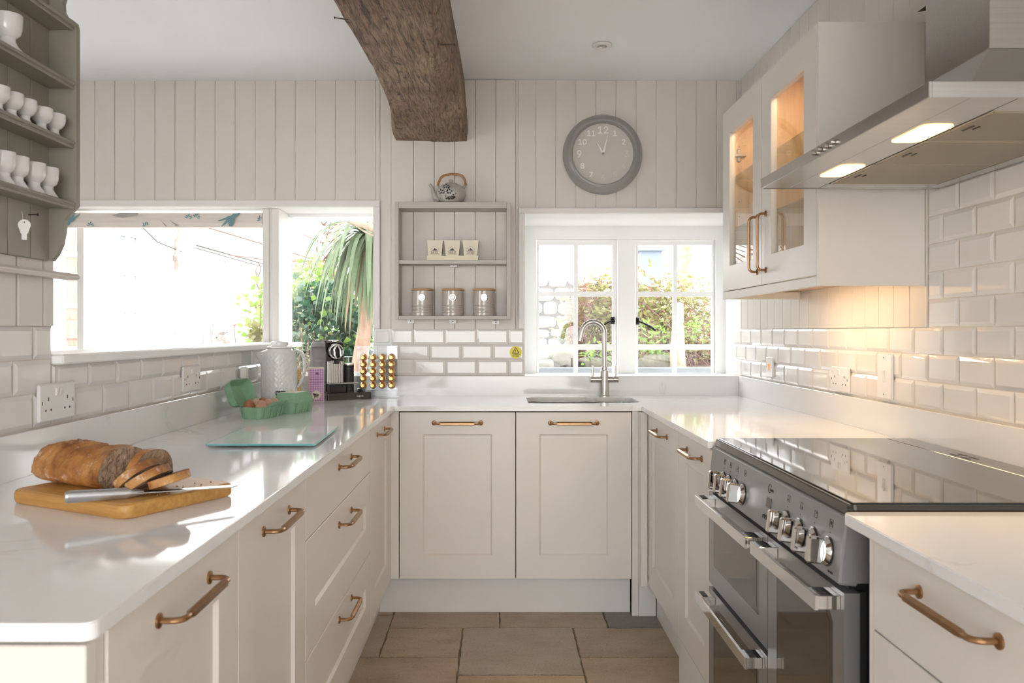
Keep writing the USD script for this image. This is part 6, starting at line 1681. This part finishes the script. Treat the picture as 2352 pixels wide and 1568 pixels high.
# bare branches of a tree further off
tb_ = thing('bare_tree', 'bare winter tree with thin branches beyond the palm', 'tree', loc=(-2.6, 11.0, -0.15))
part(tb_, 'trunk', tube([(-2.4, 11.2, -0.15), (-2.35, 11.2, 1.4), (-2.15, 11.2, 2.6), (-1.6, 11.2, 3.6)], [0.09, 0.07, 0.05, 0.03], 8), 'bark_pale', world=True, smooth=60)
gb = np.random.default_rng(4)
st_ = np.array([(-2.35, 11.2, 1.2 + 0.12 * k) for k in range(18)] * 3)
part(tb_, 'branches', twigs(st_, st_ + gb.normal(0, 1, (54, 3)) * [0.9, 0.4, 0.5] + [0.5, 0, 0.5], 0.014, 7, 0.12), 'twig', world=True, kind='stuff')
ob = thing('overhanging_branch', 'grey branch crossing the top of the left window over the palm', 'branch', loc=at(800, 508, 5.6))
part(ob, 'branch', tube([at(690, 478, 5.7), at(755, 499, 5.6), at(800, 505, 5.6), at(835, 516, 5.55), at(875, 531, 5.5), at(930, 556, 5.5)], [0.008, 0.014, 0.020, 0.024, 0.026, 0.028], 10), 'bark_pale', world=True, smooth=60)
part(ob, 'side_branch', tube([at(800, 505, 5.6), at(835, 530, 5.55), at(868, 545, 5.5)], [0.006, 0.007, 0.008], 8), 'bark_pale', world=True, smooth=60)

# little things by the sill of the left window
bo = at(503, 776, 5.2)
bd = thing('garden_bird', 'small grey crested bird ornament on a stake outside the left window', 'garden ornament', loc=bo)
hd_ = trimesh.creation.icosphere(3, 0.027).apply_scale((1.15, 0.8, 0.85))
hd_.vertices += 0.002 * (meshkit.fbm(hd_.vertices * 120, 2, 3) - 0.5)[:, None]
part(bd, 'head', cat(hd_, tube([(0.02, 0, -0.005), (0.05, 0, -0.03), (0.05, 0, -0.12)], [0.018, 0.022, 0.012], 10)), 'bird_grey', smooth=60)
part(bd, 'beak', tube([(-0.024, 0, -0.002), (-0.040, 0, -0.006), (-0.046, 0, -0.010)], [0.008, 0.005, 0.001], 8), 'bird_grey', smooth=60)
part(bd, 'crest', cat(*[tube([(-0.01 + 0.012 * k, 0, 0.018), (0.008 + 0.014 * k, 0, 0.034 + 0.004 * (k % 2)), (0.026 + 0.014 * k, 0, 0.040 - 0.004 * k)], [0.006, 0.006, 0.001], 6) for k in range(4)]), 'bird_grey', smooth=60)
part(bd, 'eye', move(trimesh.creation.icosphere(2, 0.0058), -0.008, -0.020, 0.003), 'black_gloss', smooth=True)
part(bd, 'stake', tube([(0.05, 0, -0.11), (0.05, 0, -(bo[2] + 0.15))], 0.006, 6), 'nail_iron')
dst, den = [], []
for px, py, k in ((460, 720, 0), (466, 728, 1), (457, 745, 2), (485, 738, 3), (490, 722, 4), (452, 735, 5)):
    dst.append(at(465 + 2 * k, 860, 6.2) * [1, 1, 0] + [0, 0, -0.15]); den.append(at(px, py, 6.2))
ds = thing('dead_flower_stems', 'dry brown flower stems beside the bird ornament', 'plant', loc=at(465, 860, 6.2))
part(ds, 'stems', twigs(np.array(dst), np.array(den), 0.006, 6, 0.03), 'twig', world=True, kind='stuff')
fs = thing('pink_flower', 'tiny pink flower against the white wall', 'flower', loc=at(538, 745, 7.0))
part(fs, 'bloom', trimesh.creation.icosphere(1, 0.018), 'petal_pink')
part(fs, 'stem', tube([(0, 0, 0), (0.02, 0, -0.3), (0.01, 0, -(at(538, 745, 7.0)[2] + 0.15))], 0.004, 5), 'twig')
pv_ = np.array([at(594 + 5 * math.sin(k), 604 + 9 * k, 6.4) for k in range(9)])
plant('climbing_plant', 'thin climbing stem with bright green leaves beside the mullion', 'plant', at(595, 680, 6.4) * [1, 1, 0] + [0, 0, -0.15], leaves(pv_[4:], 0.06, 16, 0.015, 0.7, 0.4, 2), 'leaf_bright', tube(np.vstack([pv_, pv_[-1:] - [0, 0, 0.9], pv_[-1:] - [0, 0, pv_[-1][2] + 0.15]]), 0.004, 5))
pn = np.array([at(588 + 3 * k, 765 - 4 * (k % 3), 5.6) for k in range(5)])
plant('potted_plant', 'small leafy plant low by the window mullion', 'plant', (*at(594, 770, 5.6)[:2], -0.15), leaves(pn, 0.07, 60, 0.035, 0.6, 0.1, 21), 'leaf_hedge', twigs(np.tile([*at(594, 770, 5.6)[:2], -0.1], (5, 1)), pn, 0.006, 1))

# right window: dry stone wall, hedge, raised bed, boulders
sw = thing('dry_stone_wall', 'pale dry stone wall left of the hedge outside the right window', 'stone wall', loc=(0.45, 8.0, -0.15))
part(sw, 'core', bx(-0.9, 1.2, 8.06, 8.4, -0.15, 1.70), 'mortar', world=True)
gs_ = np.random.default_rng(31)
z = 0.72
while z < 1.72:
    h = gs_.uniform(0.075, 0.145)
    x = -0.35 + gs_.uniform(-0.1, 0)
    while x < 1.0:
        w = gs_.uniform(0.11, 0.30)
        s = trimesh.creation.icosphere(2, 1.0)
        v = s.vertices
        v = np.sign(v) * np.abs(v) ** 0.55
        v = v * [w / 2 - 0.006, 0.07, h / 2 - 0.006]
        v += 0.016 * (meshkit.fbm(v * 14 + gs_.uniform(0, 50), 2, 5) - 0.5)[:, None]
        s.vertices = v
        part(sw, 'stone', move(s, x + w / 2, 8.05 + gs_.uniform(-0.015, 0.02), z + h / 2 + gs_.uniform(-0.006, 0.006)), 'stone_pale', world=True, smooth=50)
        x += w
    z += h
rb = thing('raised_bed', 'raised bed of dark soil edged with a grey plank outside the right window', 'raised bed', loc=(1.2, 6.5, -0.15))
part(rb, 'edging_plank', bx(0.15, 1.9, 5.45, 5.50, 0.60, EYE - (843.5 - VY) / FPX * 5.45, 0.006), 'edging_grey', world=True)
part(rb, 'soil', bx(0.15, 2.6, 5.50, 7.9, -0.15, 0.96), 'soil', world=True)
part(rb, 'side_wall', bx(0.13, 1.9, 5.46, 5.52, -0.15, 0.60), 'stone_dark', world=True)
def boulder(px0, py0, px1, py1, y, label, mat='stone_dark', seed=1):
    a, b = at(px0, py1, y), at(px1, py0, y)
    s = trimesh.creation.icosphere(3, 1.0)
    v = np.sign(s.vertices) * np.abs(s.vertices) ** 0.6
    v = v * [(b[0] - a[0]) / 2, 0.16, (b[2] - a[2]) / 2]
    v += 0.05 * (meshkit.fbm(v * 6 + seed * 7, 3, seed) - 0.5)[:, None]
    s.vertices = v
    solo('boulder', move(s, *((a + b) / 2)), mat, label, 'rock', smooth=50)
boulder(1268, 800, 1324, 848, 5.85, 'large mossy boulder in the lower pane of the right window', seed=1)
boulder(1226, 826, 1272, 850, 5.75, 'flat dark slab stone at the lower left of the right window', seed=2)
boulder(1228, 800, 1262, 830, 5.95, 'small pale stone behind the flat slab', 'stone_pale', 3)
boulder(1470, 815, 1545, 852, 5.9, 'broad brown rock under the hedge, right casement', seed=4)
boulder(1325, 820, 1400, 852, 6.0, 'dark rock half buried under the hedge, left casement', seed=6)

hp_ = np.vstack([blob_points((1.02, 6.85, 1.25), (0.50, 0.40, 0.42), 500, 41), blob_points((1.50, 7.0, 1.18), (0.45, 0.4, 0.48), 400, 42), blob_points((0.80, 6.8, 1.12), (0.26, 0.3, 0.40), 250, 43), blob_points((1.35, 6.5, 1.05), (0.6, 0.3, 0.2), 200, 44)])
up = hp_[:, 2] > 1.12
base_ = np.c_[np.random.default_rng(2).uniform(0.62, 1.95, 420), np.random.default_rng(3).uniform(6.3, 7.2, 420), np.full(420, 0.94)]
top_ = hp_[np.random.default_rng(5).integers(0, len(hp_), 420)]
hedge = plant('hedge', 'broad tangled hedge with brown twigs and yellow-green leaves outside the right window', 'hedge', (1.2, 6.8, -0.15), leaves(hp_[up], 0.050, 6500, 0.055, 0.42, -0.1, 44), 'leaf_hedge', twigs(base_, top_, 0.0055, 3, 0.10), extra=((leaves(hp_[~up], 0.045, 1700, 0.06, 0.4, 0.2, 45), 'leaf_hedge'), (leaves(hp_, 0.045, 2600, 0.07, 0.3, -0.3, 46), 'leaf_hedge_red')))
rdp = blob_points((0.66, 6.7, 1.2), (0.10, 0.2, 0.42), 200, 51, low=-1)
plant('red_shrub', 'fine reddish twiggy shrub against the stone wall', 'shrub', (0.66, 6.7, -0.15), leaves(rdp, 0.03, 2600, 0.02, 0.22, -0.4, 52), 'leaf_hedge_red', twigs(np.c_[rdp[:120, 0] * 0.5 + 0.33, rdp[:120, 1], np.full(120, 0.94)], rdp[:120], 0.003, 9, 0.03))
fgp = np.array([at(px, py, 5.9) for px, py in ((1375, 812), (1352, 818), (1392, 815), (1505, 762), (1480, 808), (1512, 812), (1530, 818), (1590, 745), (1470, 760), (1600, 765), (1395, 852), (1385, 848))])
plant('low_leafy_plant', 'fresh green low plant in front of the hedge at the raised bed', 'plant', (1.0, 5.9, 0.96), leaves(fgp, 0.05, 420, 0.045, 0.38, -0.2, 61), 'leaf_bright', twigs(np.c_[fgp[:, :2], np.full(len(fgp), 0.95)], fgp, 0.004, 4, 0.02))
ag = [frond(at(1292, 792, 7.0), az, el, 0.36, 0.035, 0.1) for az, el in ((0.2, 1.2), (0.9, 1.0), (2.6, 1.1), (3.3, 0.9), (-0.5, 0.9), (1.6, 1.3), (-1.2, 1.0), (4.2, 0.8))]
at_ = at(1292, 792, 7.0)
t = thing('strap_leaf_plant', 'clump of broad strap leaves at the foot of the stone wall', 'plant', loc=(*at_[:2], 0.9))
part(t, 'leaves', cat(*ag), 'leaf_frond', world=True)
tk = thing('tree', 'pale tree trunk rising behind the hedge on the right', 'tree', loc=(1.95, 8.6, -0.15))
part(tk, 'trunk', tube([(1.93, 8.6, -0.15), at(1572, 760, 8.6), at(1575, 650, 8.6), at(1576, 560, 8.6), at(1578, 470, 8.6), at(1590, 330, 8.6)], [0.13, 0.10, 0.085, 0.075, 0.07, 0.06], 14), 'bark_pale', world=True, smooth=60)
tk2 = thing('tree_stump', 'straight bark trunk low in the right casement beside the glazing bar', 'tree', loc=(*at(1557, 860, 5.75)[:2], -0.15))
part(tk2, 'trunk', tube([at(1556, 900, 5.75) * [1, 1, 0] + [0, 0, 0.9], at(1557, 850, 5.75), at(1556, 800, 5.75), at(1560, 700, 6.0)], [0.065, 0.058, 0.052, 0.03], 12), 'bark_pale', world=True, smooth=60)
sh = thing('garden_shed', 'slate blue shed top showing over the hedge', 'shed', loc=(2.3, 12.0, -0.15))
a, b = at(1472, 571, 12), at(1520, 571, 12)
part(sh, 'wall', bx(a[0], b[0], 12.0, 13.2, -0.15, a[2] - 0.03), 'shed_blue', world=True)
part(sh, 'roof', bx(a[0] - 0.05, b[0] + 0.05, 11.95, 13.25, a[2] - 0.03, a[2] + 0.03), 'shed_blue', world=True)
